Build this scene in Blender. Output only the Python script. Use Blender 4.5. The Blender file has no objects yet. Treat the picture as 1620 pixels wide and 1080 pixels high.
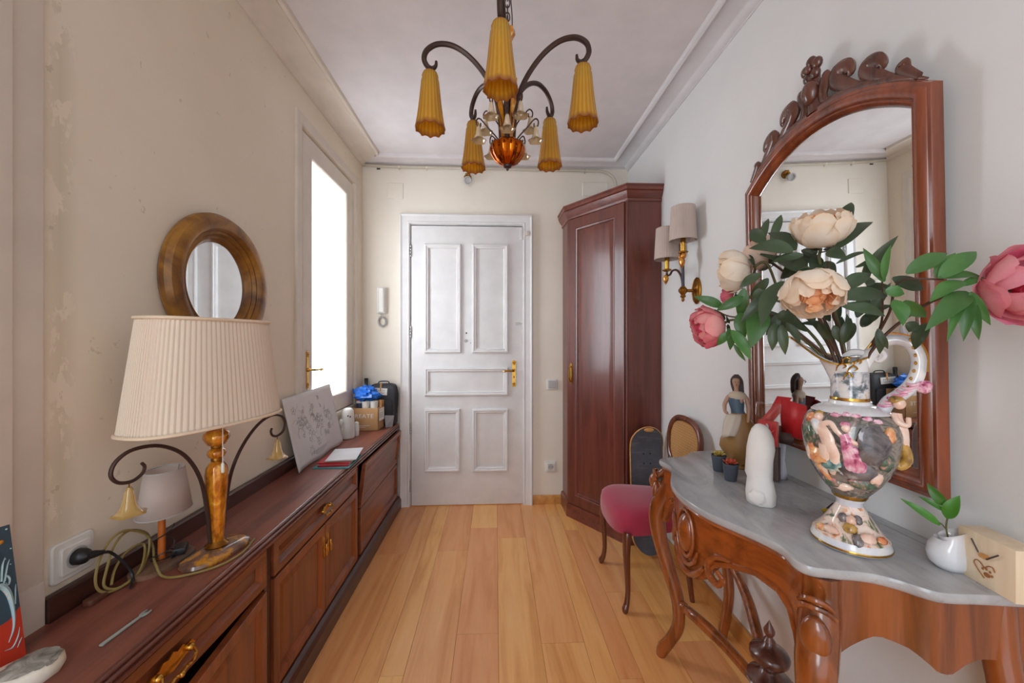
import bpy, bmesh, math, random
from mathutils import Vector, Matrix, Quaternion, noise
PI=math.pi
sin,cos,rad=math.sin,math.cos,math.radians
SC=bpy.context.scene
COL=SC.collection
random.seed(7)
# ------------------------------------------------------------------ camera, sky, light, exposure
cd=bpy.data.cameras.new('camera'); cam=bpy.data.objects.new('camera',cd); COL.objects.link(cam)
cam.location=(0,0,1.215); cam.rotation_euler=(rad(90),0,rad(-2.5))
cd.sensor_width=36; cd.lens=600/1620*36; cd.shift_y=-3/1620; cd.clip_start=.02
SC.camera=cam
w=bpy.data.worlds.new('overcast_sky'); SC.world=w; w.use_nodes=True
bg=w.node_tree.nodes['Background']; bg.inputs[0].default_value=(.86,.93,1,1); bg.inputs[1].default_value=1.05
def arealight(name,loc,rot,sx,sy,power,col,portal=False):
    l=bpy.data.lights.new(name,'AREA'); l.shape='RECTANGLE'; l.size=sx; l.size_y=sy; l.energy=power; l.color=col
    if portal: l.cycles.is_portal=True
    o=bpy.data.objects.new(name,l); COL.objects.link(o); o.location=loc; o.rotation_euler=rot; return o
arealight('window_portal',(-1.16,2.285,1.52),(0,rad(-90),0),1.40,.50,1,(1,1,1),True)
arealight('rear_opening_portal',(0,-1.15,1.15),(rad(90),0,0),1.9,2.3,1,(1,1,1),True)
arealight('window_daylight',(-1.30,2.285,1.55),(0,rad(-90),0),1.45,.62,20,(.86,.93,1))
arealight('rear_room_daylight',(-.80,-1.15,1.55),(rad(90),0,rad(-38)),.9,1.7,20,(.84,.92,1))
SC.view_settings.view_transform='Standard'; SC.view_settings.look='None'
SC.view_settings.exposure=0.50; SC.view_settings.gamma=1; SC.view_settings.use_curve_mapping=False
SC.cycles.use_denoising=True; SC.cycles.max_bounces=10; SC.cycles.diffuse_bounces=5; SC.cycles.glossy_bounces=5
SC.cycles.transmission_bounces=8; SC.cycles.transparent_max_bounces=12; SC.cycles.caustics_reflective=False; SC.cycles.caustics_refractive=False
SC.cycles.sample_clamp_indirect=6
# ------------------------------------------------------------------ helpers
def basis(o,ex,ey,ez):
    m=Matrix.Identity(4)
    for i,e in enumerate((ex,ey,ez)):
        e=Vector(e)
        for j in range(3): m[j][i]=e[j]
    for j in range(3): m[j][3]=o[j]
    return m
def frame_to(p,d,up=(0,0,1)):
    d=Vector(d).normalized(); u=Vector(up)
    if abs(d.dot(u))>.98: u=Vector((1,0,0)) if abs(d.x)<.9 else Vector((0,1,0))
    x=u.cross(d).normalized(); y=d.cross(x)
    return basis(p,x,y,d)
def T(x,y,z): return Matrix.Translation((x,y,z))
def RZ(a): return Matrix.Rotation(a,4,'Z')
def RX(a): return Matrix.Rotation(a,4,'X')
def RY(a): return Matrix.Rotation(a,4,'Y')
class MB:
    def __init__(s): s.v=[];s.f=[];s.m=[];s.cur=0;s.c=[]
    def add(s,vs,fs,M=None,col=None):
        o=len(s.v)
        s.v+=[tuple(M@Vector(v)) if M is not None else tuple(v) for v in vs]
        s.f+=[tuple(i+o for i in f) for f in fs]; s.m+=[s.cur]*len(fs)
        s.c+=(col if isinstance(col,list) else [col or (1,1,1)]*len(vs))
        return s
    def box(s,x0,x1,y0,y1,z0,z1,M=None):
        v=[(x,y,z) for x in (x0,x1) for y in (y0,y1) for z in (z0,z1)]
        return s.add(v,[(0,1,3,2),(4,6,7,5),(0,4,5,1),(2,3,7,6),(0,2,6,4),(1,5,7,3)],M)
    def loft(s,rings,M=None,closed=True,cap=(True,True),col=None,loop=False):
        n=len(rings[0]);v=[p for r in rings for p in r];f=[]
        R=len(rings)
        for i in range(R if loop else R-1):
            a=i*n;b=((i+1)%R)*n
            for j in range(n if closed else n-1):
                k=(j+1)%n; f.append((a+j,a+k,b+k,b+j))
        if closed and not loop:
            if cap[0]: f.append(tuple(range(n-1,-1,-1)))
            if cap[1]: f.append(tuple((R-1)*n+j for j in range(n)))
        return s.add(v,f,M,col)
    def lathe(s,prof,n=24,M=None,fl=None,cap=(True,True),sy=1.0):
        rings=[]
        for i,(r,z) in enumerate(prof):
            t=i/max(1,len(prof)-1)
            rings.append([((r*(fl(2*PI*j/n,t) if fl else 1))*cos(2*PI*j/n),sy*(r*(fl(2*PI*j/n,t) if fl else 1))*sin(2*PI*j/n),z) for j in range(n)])
        return s.loft(rings,M,cap=cap)
    def tube(s,pts,r,n=8,M=None,closed=False,sx=1.0,up=None):
        pts=[Vector(p) for p in pts];N=len(pts)
        rr=r if hasattr(r,'__len__') else [r]*N
        tg=[]
        for i in range(N):
            a=pts[(i-1)%N] if (closed or i>0) else pts[0]
            b=pts[(i+1)%N] if (closed or i<N-1) else pts[-1]
            d=(b-a); tg.append(d.normalized() if d.length>1e-9 else Vector((0,0,1)))
        u=Vector(up) if up else (Vector((0,0,1)) if abs(tg[0].z)<.9 else Vector((1,0,0)))
        x=(u-tg[0]*u.dot(tg[0])).normalized(); rings=[]
        for i in range(N):
            if up: x=Vector(up)
            x=(x-tg[i]*x.dot(tg[i]))
            x=x.normalized() if x.length>1e-6 else Vector((1,0,0))
            y=tg[i].cross(x)
            rings.append([tuple(pts[i]+rr[i]*(x*cos(2*PI*j/n)*sx+y*sin(2*PI*j/n))) for j in range(n)])
        return s.loft(rings,M,loop=closed)
    def prism(s,poly,h0,h1,M=None):
        n=len(poly)
        return s.add([(x,y,h0) for x,y in poly]+[(x,y,h1) for x,y in poly],
            [tuple(range(n-1,-1,-1)),tuple(range(n,2*n))]+[(j,(j+1)%n,n+(j+1)%n,n+j) for j in range(n)],M)
    def ell(s,c,r,n=14,m=9,M=None,d=0.0,seed=0):
        r=(r,r,r) if not hasattr(r,'__len__') else r
        v=[];f=[]
        for i in range(1,m):
            a=PI*i/m
            for j in range(n):
                b=2*PI*j/n; q=Vector((sin(a)*cos(b),sin(a)*sin(b),cos(a)))
                k=1+(d*noise.noise(q*2.2+Vector((seed,seed*1.7,0))) if d else 0)
                v.append((c[0]+r[0]*q.x*k,c[1]+r[1]*q.y*k,c[2]+r[2]*q.z*k))
        t=len(v); v.append((c[0],c[1],c[2]+r[2])); v.append((c[0],c[1],c[2]-r[2]))
        for i in range(m-2):
            for j in range(n):
                k=(j+1)%n; f.append((i*n+j,(i+1)*n+j,(i+1)*n+k,i*n+k))
        for j in range(n):
            k=(j+1)%n; f.append((t,j,k)); f.append((t+1,(m-2)*n+k,(m-2)*n+j))
        return s.add(v,f,M)
    def rect(s,x0,x1,z0,z1,prof,M=None,fill=False,back=False):
        """nested rectangles: prof = (inset, height); local x,z in plane, y = height"""
        rings=[[(x0+d,h,z0+d),(x1-d,h,z0+d),(x1-d,h,z1-d),(x0+d,h,z1-d)] for d,h in prof]
        return s.loft(rings,M,cap=(back,fill))
    def grid(s,P,M=None,col=None,closed=False):
        return s.loft(P,M,closed=closed,cap=(False,False),col=col)
def cr(pts,n=6,closed=False):
    P=[Vector(p) for p in pts];N=len(P);out=[]
    for i in range(N if closed else N-1):
        p0=P[(i-1)%N] if (closed or i>0) else P[0]*2-P[1]
        p1=P[i];p2=P[(i+1)%N]
        p3=P[(i+2)%N] if (closed or i<N-2) else P[-1]*2-P[-2]
        for k in range(n):
            t=k/n
            out.append(.5*((2*p1)+(p2-p0)*t+(2*p0-5*p1+4*p2-p3)*t*t+(3*p1-p0-3*p2+p3)*t**3))
    if not closed: out.append(P[-1].copy())
    return out
def lerp_list(r,n):
    out=[]
    for i in range(n):
        t=i/(n-1)*(len(r)-1);k=min(int(t),len(r)-2);out.append(r[k]+(r[k+1]-r[k])*(t-k))
    return out
def mesh_of(name,mb,mats,smooth=40,bev=0,sub=0,solid=0):
    me=bpy.data.meshes.new(name); me.from_pydata(mb.v,[],mb.f)
    mats=mats if isinstance(mats,(list,tuple)) else [mats]
    for m in mats: me.materials.append(m)
    if len(mats)>1: me.polygons.foreach_set('material_index',mb.m)
    if any(c!=(1,1,1) for c in mb.c):
        a=me.color_attributes.new('tint','FLOAT_COLOR','POINT')
        for i,c in enumerate(mb.c): a.data[i].color=(c[0],c[1],c[2],1)
    bm=bmesh.new(); bm.from_mesh(me)
    bmesh.ops.recalc_face_normals(bm,faces=bm.faces)
    if bev:
        es=[e for e in bm.edges if len(e.link_faces)==2 and e.calc_face_angle(0)>.5]
        bmesh.ops.bevel(bm,geom=es,offset=bev,segments=2,profile=.6,affect='EDGES',clamp_overlap=True)
    bm.to_mesh(me); bm.free()
    if smooth:
        me.polygons.foreach_set('use_smooth',[True]*len(me.polygons))
        try: me.set_sharp_from_angle(angle=rad(smooth))
        except Exception: pass
    return me
def obj(name,mb,mats,parent=None,smooth=40,bev=0,sub=0,solid=0,local=False):
    if parent is not None and not local:
        inv=wm(parent).inverted()
        mb.v=[tuple(inv@Vector(v)) for v in mb.v]
    me=mesh_of(name,mb,mats,smooth,bev)
    o=bpy.data.objects.new(name,me); COL.objects.link(o)
    if parent is not None: o.parent=parent
    if solid:
        s=o.modifiers.new('solid','SOLIDIFY'); s.thickness=solid; s.offset=0
    if sub:
        s=o.modifiers.new('sub','SUBSURF'); s.levels=sub; s.render_levels=sub
    return o
def wm(o):
    m=o.matrix_basis.copy()
    while o.parent is not None:
        o=o.parent; m=o.matrix_basis@m
    return m
def thing(name,label,cat,loc=(0,0,0),rotz=0,group=None):
    o=bpy.data.objects.new(name,None); COL.objects.link(o); o.empty_display_size=.05
    o.location=loc; o.rotation_euler=(0,0,rotz); o['label']=label; o['category']=cat
    if group: o['group']=group
    return o
def tag(o,label,cat,group=None):
    o['label']=label;o['category']=cat
    if group: o['group']=group
    return o
def struct(name,loc=(0,0,0)):
    o=bpy.data.objects.new(name,None); COL.objects.link(o); o.location=loc; o['kind']='structure'; return o
def sobj(name,mb,mat,parent=None,**k):
    o=obj(name,mb,mat,parent,**k)
    if parent is None: o['kind']='structure'
    return o
# ------------------------------------------------------------------ materials
def lin(c): return tuple(((x/255)/12.92 if x/255<.04045 else ((x/255+.055)/1.055)**2.4) for x in c)
class Mt:
    def __init__(s,name):
        s.m=bpy.data.materials.new(name); s.m.use_nodes=True; s.nt=s.m.node_tree; s.b=s.nt.nodes['Principled BSDF']; s.out=s.nt.nodes['Material Output']
    def n(s,t,**k):
        x=s.nt.nodes.new(t)
        for a,b in k.items(): setattr(x,a,b)
        return x
    def l(s,a,b): s.nt.links.new(a,b)
    def coord(s,sc=(1,1,1),kind='Object',rand=False):
        c=s.n('ShaderNodeTexCoord').outputs[kind]
        if rand:
            oi=s.n('ShaderNodeObjectInfo'); ad=s.n('ShaderNodeVectorMath',operation='MULTIPLY_ADD')
            cb=s.n('ShaderNodeCombineXYZ')
            for i in range(3): s.l(oi.outputs['Random'],cb.inputs[i])
            s.l(cb.outputs[0],ad.inputs[0]); ad.inputs[1].default_value=(37,53,71); s.l(c,ad.inputs[2]); c=ad.outputs[0]
        mp=s.n('ShaderNodeMapping'); mp.inputs['Scale'].default_value=sc; s.l(c,mp.inputs[0]); return mp.outputs[0]
    def noise(s,v,scale=5,detail=4,rough=.5,dist=0):
        x=s.n('ShaderNodeTexNoise'); x.inputs['Scale'].default_value=scale; x.inputs['Detail'].default_value=detail
        x.inputs['Roughness'].default_value=rough; x.inputs['Distortion'].default_value=dist; s.l(v,x.inputs['Vector']); return x.outputs[0]
    def ramp(s,f,stops,inter='LINEAR'):
        x=s.n('ShaderNodeValToRGB'); e=x.color_ramp.elements; x.color_ramp.interpolation=inter
        while len(e)<len(stops): e.new(.5)
        for i,(p,c) in enumerate(stops):
            e[i].position=p; c=lin(c) if max(c)>1.001 else c; e[i].color=(c[0],c[1],c[2],1)
        s.l(f,x.inputs[0]); return x.outputs[0]
    def mix(s,f,a,b,mode='MIX'):
        x=s.n('ShaderNodeMix',data_type='RGBA',blend_type=mode)
        for i,q in ((0,f),(6,a),(7,b)):
            if hasattr(q,'is_linked'): s.l(q,x.inputs[i])
            elif i==0: x.inputs[0].default_value=q
            else:
                c=lin(q) if max(q)>1.001 else q
                x.inputs[i].default_value=(c[0],c[1],c[2],1)
        return x.outputs[2]
    def math(s,op,a,b=0,c=0):
        x=s.n('ShaderNodeMath',operation=op)
        for i,q in enumerate((a,b,c)):
            if hasattr(q,'is_linked'): s.l(q,x.inputs[i])
            else: x.inputs[i].default_value=q
        return x.outputs[0]
    def bump(s,f,st=.2,d=.002):
        x=s.n('ShaderNodeBump'); x.inputs['Strength'].default_value=st; x.inputs['Distance'].default_value=d
        s.l(f,x.inputs['Height']); s.l(x.outputs[0],s.b.inputs['Normal'])
    def set(s,col=None,rough=None,metal=None,coat=None,coatr=None,trans=None,ior=None,sss=None,spec=None,sheen=None,alpha=None):
        for k,v in (('Base Color',col),('Roughness',rough),('Metallic',metal),('Coat Weight',coat),('Coat Roughness',coatr),('Transmission Weight',trans),('IOR',ior),('Subsurface Weight',sss),('Specular IOR Level',spec),('Sheen Weight',sheen),('Alpha',alpha)):
            if v is None: continue
            if hasattr(v,'is_linked'): s.l(v,s.b.inputs[k])
            elif k=='Base Color': c=lin(v); s.b.inputs[k].default_value=(c[0],c[1],c[2],1)
            else: s.b.inputs[k].default_value=v
        return s
def plain(name,col,rough=.5,metal=0,var=0,bumps=None,**k):
    """colour with a slight mottling"""
    m=Mt(name); m.set(rough=rough,metal=metal,**k)
    v=m.coord()
    f=m.noise(v,9 if not bumps else bumps[0],3)
    c2=tuple(max(0,x*(1-.10-var)) for x in col)
    m.set(col=m.mix(f,col,c2))
    if bumps: m.bump(m.noise(v,bumps[0],5,.6),bumps[1],bumps[2] if len(bumps)>2 else .002)
    return m.m
def wood(name,c1,c2,grain='Y',rough=.35,coat=.3,scale=1.0,rand=True,var=.12,strength=.08):
    m=Mt(name); m.set(rough=rough,coat=coat,coatr=.12)
    sc={'X':(1.2,14,14),'Y':(14,1.2,14),'Z':(14,14,1.2)}[grain]
    v=m.coord(tuple(q*scale for q in sc),rand=rand)
    f=m.noise(v,1.6,6,.62,.6); g=m.noise(v,9,3,.5)
    c=m.ramp(f,[(.30,c2),(.55,c1),(.72,tuple(min(255,q*1.10) for q in c1))])
    c=m.mix(m.math('MULTIPLY',g,.22),c,c2)
    if var:
        oi=m.n('ShaderNodeObjectInfo').outputs['Random']
        h=m.n('ShaderNodeHueSaturation'); m.l(c,h.inputs['Color']); m.l(m.math('MULTIPLY_ADD',oi,var*2,1-var),h.inputs['Value']); c=h.outputs[0]
    m.set(col=c); m.bump(g,strength,.001)
    return m.m
def metal(name,col,rough=.3,col2=None,bumps=None):
    m=Mt(name); m.set(rough=rough,metal=1)
    v=m.coord(); f=m.noise(v,30,4)
    m.set(col=m.mix(f,col,col2 or tuple(x*.8 for x in col)))
    if bumps: m.bump(m.noise(v,bumps[0],3),bumps[1],.002)
    return m.m
def tinted(name,rough=.5,sss=0,var=0,mul=(255,255,255),**k):
    """base colour from the mesh's own pigment attribute"""
    m=Mt(name); a=m.n('ShaderNodeAttribute'); a.attribute_name='tint'
    m.set(col=m.mix(1.0,a.outputs['Color'],tuple(x for x in mul),'MULTIPLY') if mul!=(255,255,255) else a.outputs['Color'],rough=rough,sss=sss,**k)
    if sss: m.b.inputs['Subsurface Radius'].default_value=(.01,.006,.004)
    return m.m
def glassy(name,col,rough=.05,trans=1.0,ior=1.45,dens=None,bumps=None):
    m=Mt(name); m.set(col=col,rough=rough,trans=trans,ior=ior)
    if bumps: m.bump(m.noise(m.coord(),bumps[0],3),bumps[1],.003)
    return m.m
# wall paint: ivory, right wall's cool light tinted into its colour, rubbed vertical stains on the left wall
def wallpaint(name,stain=False,back=False):
    a,b=((226,212,192),(234,222,204)) if stain else (((226,217,203),(233,226,214)) if back else ((218,217,216),(226,225,224)))
    m=Mt(name); m.set(rough=.75,spec=.3)
    v=m.coord(); n1=m.noise(v,1.6,5,.6)
    c=m.ramp(n1,[(.3,a),(.7,b)])
    if stain:
        sx=m.n('ShaderNodeSeparateXYZ'); m.l(m.n('ShaderNodeNewGeometry').outputs['Position'],sx.inputs[0])
        y=sx.outputs[1]
        band=m.math('SUBTRACT',1,m.math('MULTIPLY',m.math('ABSOLUTE',m.math('SUBTRACT',y,.885)),26),0); band=m.math('MAXIMUM',band,0)
        pz=m.noise(m.coord((1,5,2.2)),3.2,6,.7)
        k=m.math('MULTIPLY',band,m.math('GREATER_THAN',pz,.47))
        c=m.mix(m.math('MULTIPLY',k,.42),c,(190,178,150))
        flk=m.noise(m.coord((1,9,9)),2.6,4,.6)
        c=m.mix(m.math('MULTIPLY',m.math('GREATER_THAN',flk,.70),.35),c,(176,158,132))
    m.set(col=c); m.bump(m.noise(v,38,4),.06,.002)
    return m.m
M={}
M['wall']=wallpaint('ivory_wall_paint_cool_lit'); M['wallB']=wallpaint('ivory_wall_paint_back',False,True); M['wallL']=wallpaint('ivory_wall_paint_stained',True)
M['ceil']=plain('ceiling_paint',(226,219,219),.8)
M['white']=plain('white_door_paint',(234,232,231),.38)
M['trimw']=plain('cream_trim_paint',(226,214,200),.5)
M['plast']=plain('white_plastic',(232,230,224),.35)
M['greyp']=plain('grey_plastic',(190,189,187),.4)
M['black']=plain('black_plastic',(26,24,26),.4)
M['ink']=plain('dark_ink',(50,52,66),.7)
M['dark']=plain('dark_gap',(18,15,14),.8)
M['brass']=metal('brass',(214,170,84),.24,(186,136,56))
M['chrome']=metal('steel',(200,202,204),.3)
M['antq']=metal('antique_gold',(170,120,52),.35,(120,78,30),bumps=(40,.2))
M['gilt']=metal('gilt',(222,170,80),.2)
M['bronze']=plain('dark_bronze',(74,54,48),.42,.55)
M['mah']=wood('mahogany',(138,74,42),(96,48,26),'Y',.34,.25)
M['mahtop']=wood('mahogany_top',(136,78,62),(100,56,46),'Y',.40,.12,var=0)
M['mahZ']=wood('mahogany_upright',(140,74,38),(98,48,24),'Z',.34,.25)
M['mahdark']=wood('mahogany_dark',(78,44,36),(54,28,22),'Y',.35,.25,var=.05)
M['wardZ']=wood('wardrobe_mahogany',(112,58,46),(82,40,34),'Z',.33,.3,var=.03)
M['wardX']=wood('wardrobe_mahogany_cross',(120,62,48),(86,42,34),'X',.33,.3,var=.03)
M['cons']=wood('polished_walnut',(148,78,32),(88,42,14),'Z',.2,.7,var=.05)
M['consY']=wood('polished_walnut_along',(150,76,30),(98,46,16),'Y',.2,.7,var=.05)
M['mirZ']=wood('mirror_walnut',(136,66,34),(86,38,20),'Z',.2,.7,var=.04)
M['crest']=wood('carved_walnut',(100,58,44),(62,32,24),'Z',.25,.6,var=.03)
M['chair']=wood('chair_walnut',(110,56,34),(68,32,20),'Z',.25,.5,var=.03)
M['pipe']=plain('greyer_pipe_paint',(206,196,180),.5); M['oak']=wood('beech_skirting',(206,150,84),(176,116,56),'Y',.4,.2,var=.05)  # pipe: trim cream, slightly greyer
M['mirror']=metal('silvered_glass',(238,240,240),.0)
m=Mt('silvered_glass'); m.set(col=(236,238,238),rough=.0,metal=1); M['mirror']=m.m
# beech boards
m=Mt('beech_boards'); m.set(rough=.26,coat=.25,coatr=.2)
v=m.coord((11,.9,11),rand=True); f=m.noise(v,1.5,6,.6,.8); g=m.noise(v,12,3)
c=m.ramp(f,[(.28,(214,144,80)),(.5,(236,170,104)),(.75,(242,184,122))])
c=m.mix(m.math('MULTIPLY',g,.18),c,(190,130,72))
h=m.n('ShaderNodeHueSaturation'); m.l(c,h.inputs['Color']); oi=m.n('ShaderNodeObjectInfo').outputs['Random']
m.l(m.math('MULTIPLY_ADD',oi,.16,.92),h.inputs['Value']); m.l(m.math('MULTIPLY_ADD',oi,.02,.49),h.inputs['Hue']); m.set(col=h.outputs[0]); m.bump(g,.03,.001); M['board']=m.m
# marble
m=Mt('grey_marble'); m.set(rough=.22,coat=.2)
v=m.coord((3,1.1,3)); f=m.noise(v,2.2,8,.66,1.6); g=m.noise(v,7,6,.6,2.5)
c=m.ramp(f,[(.30,(138,139,142)),(.48,(166,166,168)),(.66,(182,182,183)),(.85,(154,155,158))])
c=m.mix(m.math('MULTIPLY',m.math('GREATER_THAN',g,.64),.25),c,(102,104,112)); m.set(col=c); M['marble']=m.m
# window glass: bright etched pane that lets the sky through
m=Mt('etched_window_glass'); tr=m.n('ShaderNodeBsdfTransparent'); tl=m.n('ShaderNodeBsdfTranslucent'); tl.inputs[0].default_value=(.95,.97,1,1)
mx=m.n('ShaderNodeMixShader'); mx.inputs[0].default_value=.35; m.l(tr.outputs[0],mx.inputs[1]); m.l(tl.outputs[0],mx.inputs[2]); m.l(mx.outputs[0],m.out.inputs[0]); M['pane']=m.m
# ================================================================== STRUCTURE
XL,XR,YB,ZC=-.965,.99,2.80,2.50
# floor boards
fl=sobj('floor',MB().box(-1.2,1.15,-1.3,2.83,-.06,-.0125),M['dark'])
x=-1.02; ci=0; boards=0
def plank(x0,x1,y0,y1):
    o=obj('plank',MB().box(-(x1-x0)/2+.0005,(x1-x0)/2-.0005,-(y1-y0)/2+.0006,(y1-y0)/2-.0006,-.013,0),M['board'],fl,smooth=0,bev=.0007,local=True)
    o.location=((x0+x1)/2,(y0+y1)/2,0)
while x<1.0:
    w_=.172
    if ci%5!=3: cols=[(x,x+w_)]
    else: cols=[(x,x+w_/2),(x+w_/2,x+w_)]
    yo=-1.3
    first=True
    brk=[]
    y=yo+random.uniform(.2,1.0)
    while y<2.7: brk.append(y); y+=random.uniform(.85,1.35)
    for (a,b) in cols:
        bb=[yo]+[q+(random.uniform(-.25,.25) if len(cols)>1 else 0) for q in brk]+[2.83]
        for i in range(len(bb)-1): plank(a,b,bb[i],bb[i+1])
    x+=w_; ci+=1
sobj('ceiling',MB().box(-1.2,1.2,-1.3,3.0,ZC,ZC+.12),M['ceil'])
# left wall with the window opening
WY0,WY1,WZ0,WZ1=1.925,2.615,.78,2.275
mb=MB()
mb.box(XL-.2,XL,-1.3,WY0,0,ZC); mb.box(XL-.2,XL,WY1,YB+.2,0,ZC); mb.box(XL-.2,XL,WY0,WY1,0,WZ0); mb.box(XL-.2,XL,WY0,WY1,WZ1,ZC)
sobj('wall_left',mb,M['wallL'],smooth=0)
sobj('wall_right',MB().box(XR,XR+.15,-1.3,YB+.2,0,ZC),M['wall'],smooth=0)
DX0,DX1,DZ=-.640,.228,2.062
mb=MB(); mb.box(XL,DX0,YB,YB+.15,0,ZC); mb.box(DX1,XR,YB,YB+.15,0,ZC); mb.box(DX0,DX1,YB,YB+.15,DZ,ZC)
sobj('wall_back',mb,M['wallB'],smooth=0)
# near-left pilaster strip of the neighbouring doorway casing
mb=MB(); mb.box(XL,XL+.010,.60,.846,.0,ZC-.02); mb.box(XL+.010,XL+.022,.60,.785,0,ZC-.02); mb.box(XL+.0005,XL+.014,.784,.8455,.05,.705)
sobj('trim_1',mb,M['trimw'],bev=.004)
# cornices: cove at the wall, flat band, bead
def cornice(name,pts,nrm,mat,depth=.15,cove=1.0):
    prof=[(0,-.032*cove),(.006,-.032*cove),(.007,-.028*cove),(.016,-.026*cove),(.028,-.018*cove),(.034,-.0085),(.040,-.0055),(depth-.030,-.0055),(depth-.028,-.014),(depth-.018,-.021),(depth-.006,-.016),(depth,-.003),(depth,0),(0,0)]
    r=[]
    for (p,miter) in pts:
        r.append([(p[0]+nrm[0]*d+miter[0]*d,p[1]+nrm[1]*d+miter[1]*d,ZC+h) for d,h in prof])
    sobj(name,MB().loft(r),mat,smooth=35)
M['cornice']=plain('cornice_paint',(224,220,222),.6)
cornice('trim_2',[((XR,-1.3),(0,0)),((XR,YB),(0,-1))],(-1,0),M['cornice'])
cornice('trim_3',[((XL,YB),(1,0)),((XR,YB),(-1,0))],(0,-1),M['ceil'],.15,.34)
cornice('trim_4',[((XL,-1.3),(0,0)),((XL,YB),(0,-1))],(1,0),M['trimw'],.17)
# skirting
sobj('baseboard_back',MB().box(.268,.53,YB-.014,YB,0,.066),M['oak'],bev=.003)
sobj('baseboard_right',MB().box(XR-.016,XR,-1.3,2.20,0,.075),M['oak'],bev=.003)
# ------------------------------------------------------------------ window
wn=struct('window_1',(XL,2.27,WZ0))
mb=MB(); mb.rect(1.868,2.685,.722,2.335,[(0,XL),(0,XL+.010),(.003,XL+.013),(.050,XL+.012),(.056,XL+.006),(.058,XL-.02)],basis((0,0,0),(0,1,0),(1,0,0),(0,0,1)))
obj('casing',mb,M['trimw'],wn,bev=.003)
mb=MB(); mb.box(XL-.075,XL-.045,WY0,WY0+.03,WZ0,WZ1);mb.box(XL-.075,XL-.045,WY1-.03,WY1,WZ0,WZ1);mb.box(XL-.075,XL-.045,WY0,WY1,WZ1-.03,WZ1);mb.box(XL-.075,XL-.045,WY0,WY1,WZ0,WZ0+.03)
obj('window_frame',mb,M['trimw'],wn,bev=.002)
mb=MB(); S=basis((0,0,0),(0,1,0),(1,0,0),(0,0,1))
prof=[(0,XL-.042),(0,XL-.002),(.004,XL+.002),(.098,XL+.002),(.104,XL-.004),(.106,XL-.014)]
mb.rect(WY0+.014,WY1-.008,WZ0+.001,WZ1-.012,prof+[(.106,XL-.042)],S)
obj('sash',mb,M['trimw'],wn,smooth=25)
obj('pane',MB().box(XL-.026,XL-.022,WY0+.11,WY1-.10,WZ0+.10,WZ1-.10),M['pane'],wn,smooth=0)
mb=MB(); mb.box(XL-.10,XL+.0,WY0-.0,WY1,WZ0-.02,WZ0)
obj('sill',mb,M['trimw'],wn)
# outer jamb and the pale reveal seen through the pane
mb=MB(); mb.box(-1.42,-1.165,2.56,2.62,.6,2.4); mb.box(-1.42,-1.165,1.90,1.93,.6,2.4); 
sobj('trim_5',mb,M['white'])
# ------------------------------------------------------------------ entrance door
dr=struct('door_1',(-.205,YB,0))
D=basis((0,0,0),(1,0,0),(0,-1,0),(0,0,1))       # local y = towards the room
mb=MB()
fp=[(0,0),(0,.026),(.006,.030),(.014,.026),(.018,.022),(.052,.018),(.058,.022),(.066,.020),(.070,.014),(.073,-.03)]
def jamb(x0,sgn):
    return [[(x0+sgn*d,-h+YB,z) for d,h in fp]+[(x0,YB,z)] for z in (0,1)]
# head + two jambs as mitred loft
pa=[]
for (px,pz,mx,mz) in ((-.692,0,1,0),(-.692,2.128,1,-1),(.272,2.128,-1,-1),(.272,0,-1,0)):
    pa.append([(px+mx*d,YB-h,pz+mz*d) for d,h in fp]+[(px+mx*.073,YB,pz+mz*.073),(px,YB,pz)])
mb.loft(pa)
obj('door_frame',mb,M['white'],dr,smooth=30)
mb=MB(); mb.box(-.613,.200,YB-.006,YB+.034,.006,2.046)
leaf=obj('door_leaf',mb,M['white'],dr,bev=.002)
obj('threshold',MB().box(DX0,DX1,YB-.0,YB+.1,0,.006),M['oak'],dr)
obj('shadow_backing',MB().box(DX0,DX1,YB+.09,YB+.12,.0,2.062),M['dark'],dr)
pm=[(0,0),(0,.012),(.006,.018),(.014,.019),(.020,.013),(.026,.015),(.032,.010),(.034,.0)]
for (x0,x1,z0,z1) in ((-.517,-.250,1.117,1.913),(-.170,.094,1.117,1.913),(-.517,.094,.804,1.012),(-.517,-.258,.250,.711),(-.170,.094,.247,.709)):
    mb=MB(); mb.rect(x0,x1,z0,z1,[(d,h+.006) for d,h in pm],basis((0,YB,0),(1,0,0),(0,-1,0),(0,0,1)))
    k=obj('panel_moulding',mb,M['white'],leaf,smooth=35)
for z in (1.86,1.27,.57,.15):
    mb=MB()
    for q in (-.032,-.010,.012,.034): mb.lathe([(.005,q-.009),(.006,q-.007),(.006,q+.007),(.005,q+.009)],10,T(-.616,YB-.012,z))
    obj('hinge',mb,M['chrome'],dr)
mb=MB(); mb.lathe([(.013,0),(.013,.004),(.010,.006),(.006,.006),(.005,.004)],16,basis((-.217,YB-.006,1.206),(1,0,0),(0,0,1),(0,-1,0))); obj('peephole',mb,M['greyp'],leaf)
mb=MB(); mb.lathe([(.006,0),(.006,.003),(.002,.003)],10,basis((-.213,YB-.006,1.263),(1,0,0),(0,0,1),(0,-1,0))); obj('screw_hole',mb,M['dark'],leaf)
mb=MB(); mb.lathe([(.003,0),(.003,.003)],8,basis((-.182,YB-.006,1.19),(1,0,0),(0,0,1),(0,-1,0))); obj('screw_hole',mb,M['dark'],leaf)
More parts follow.
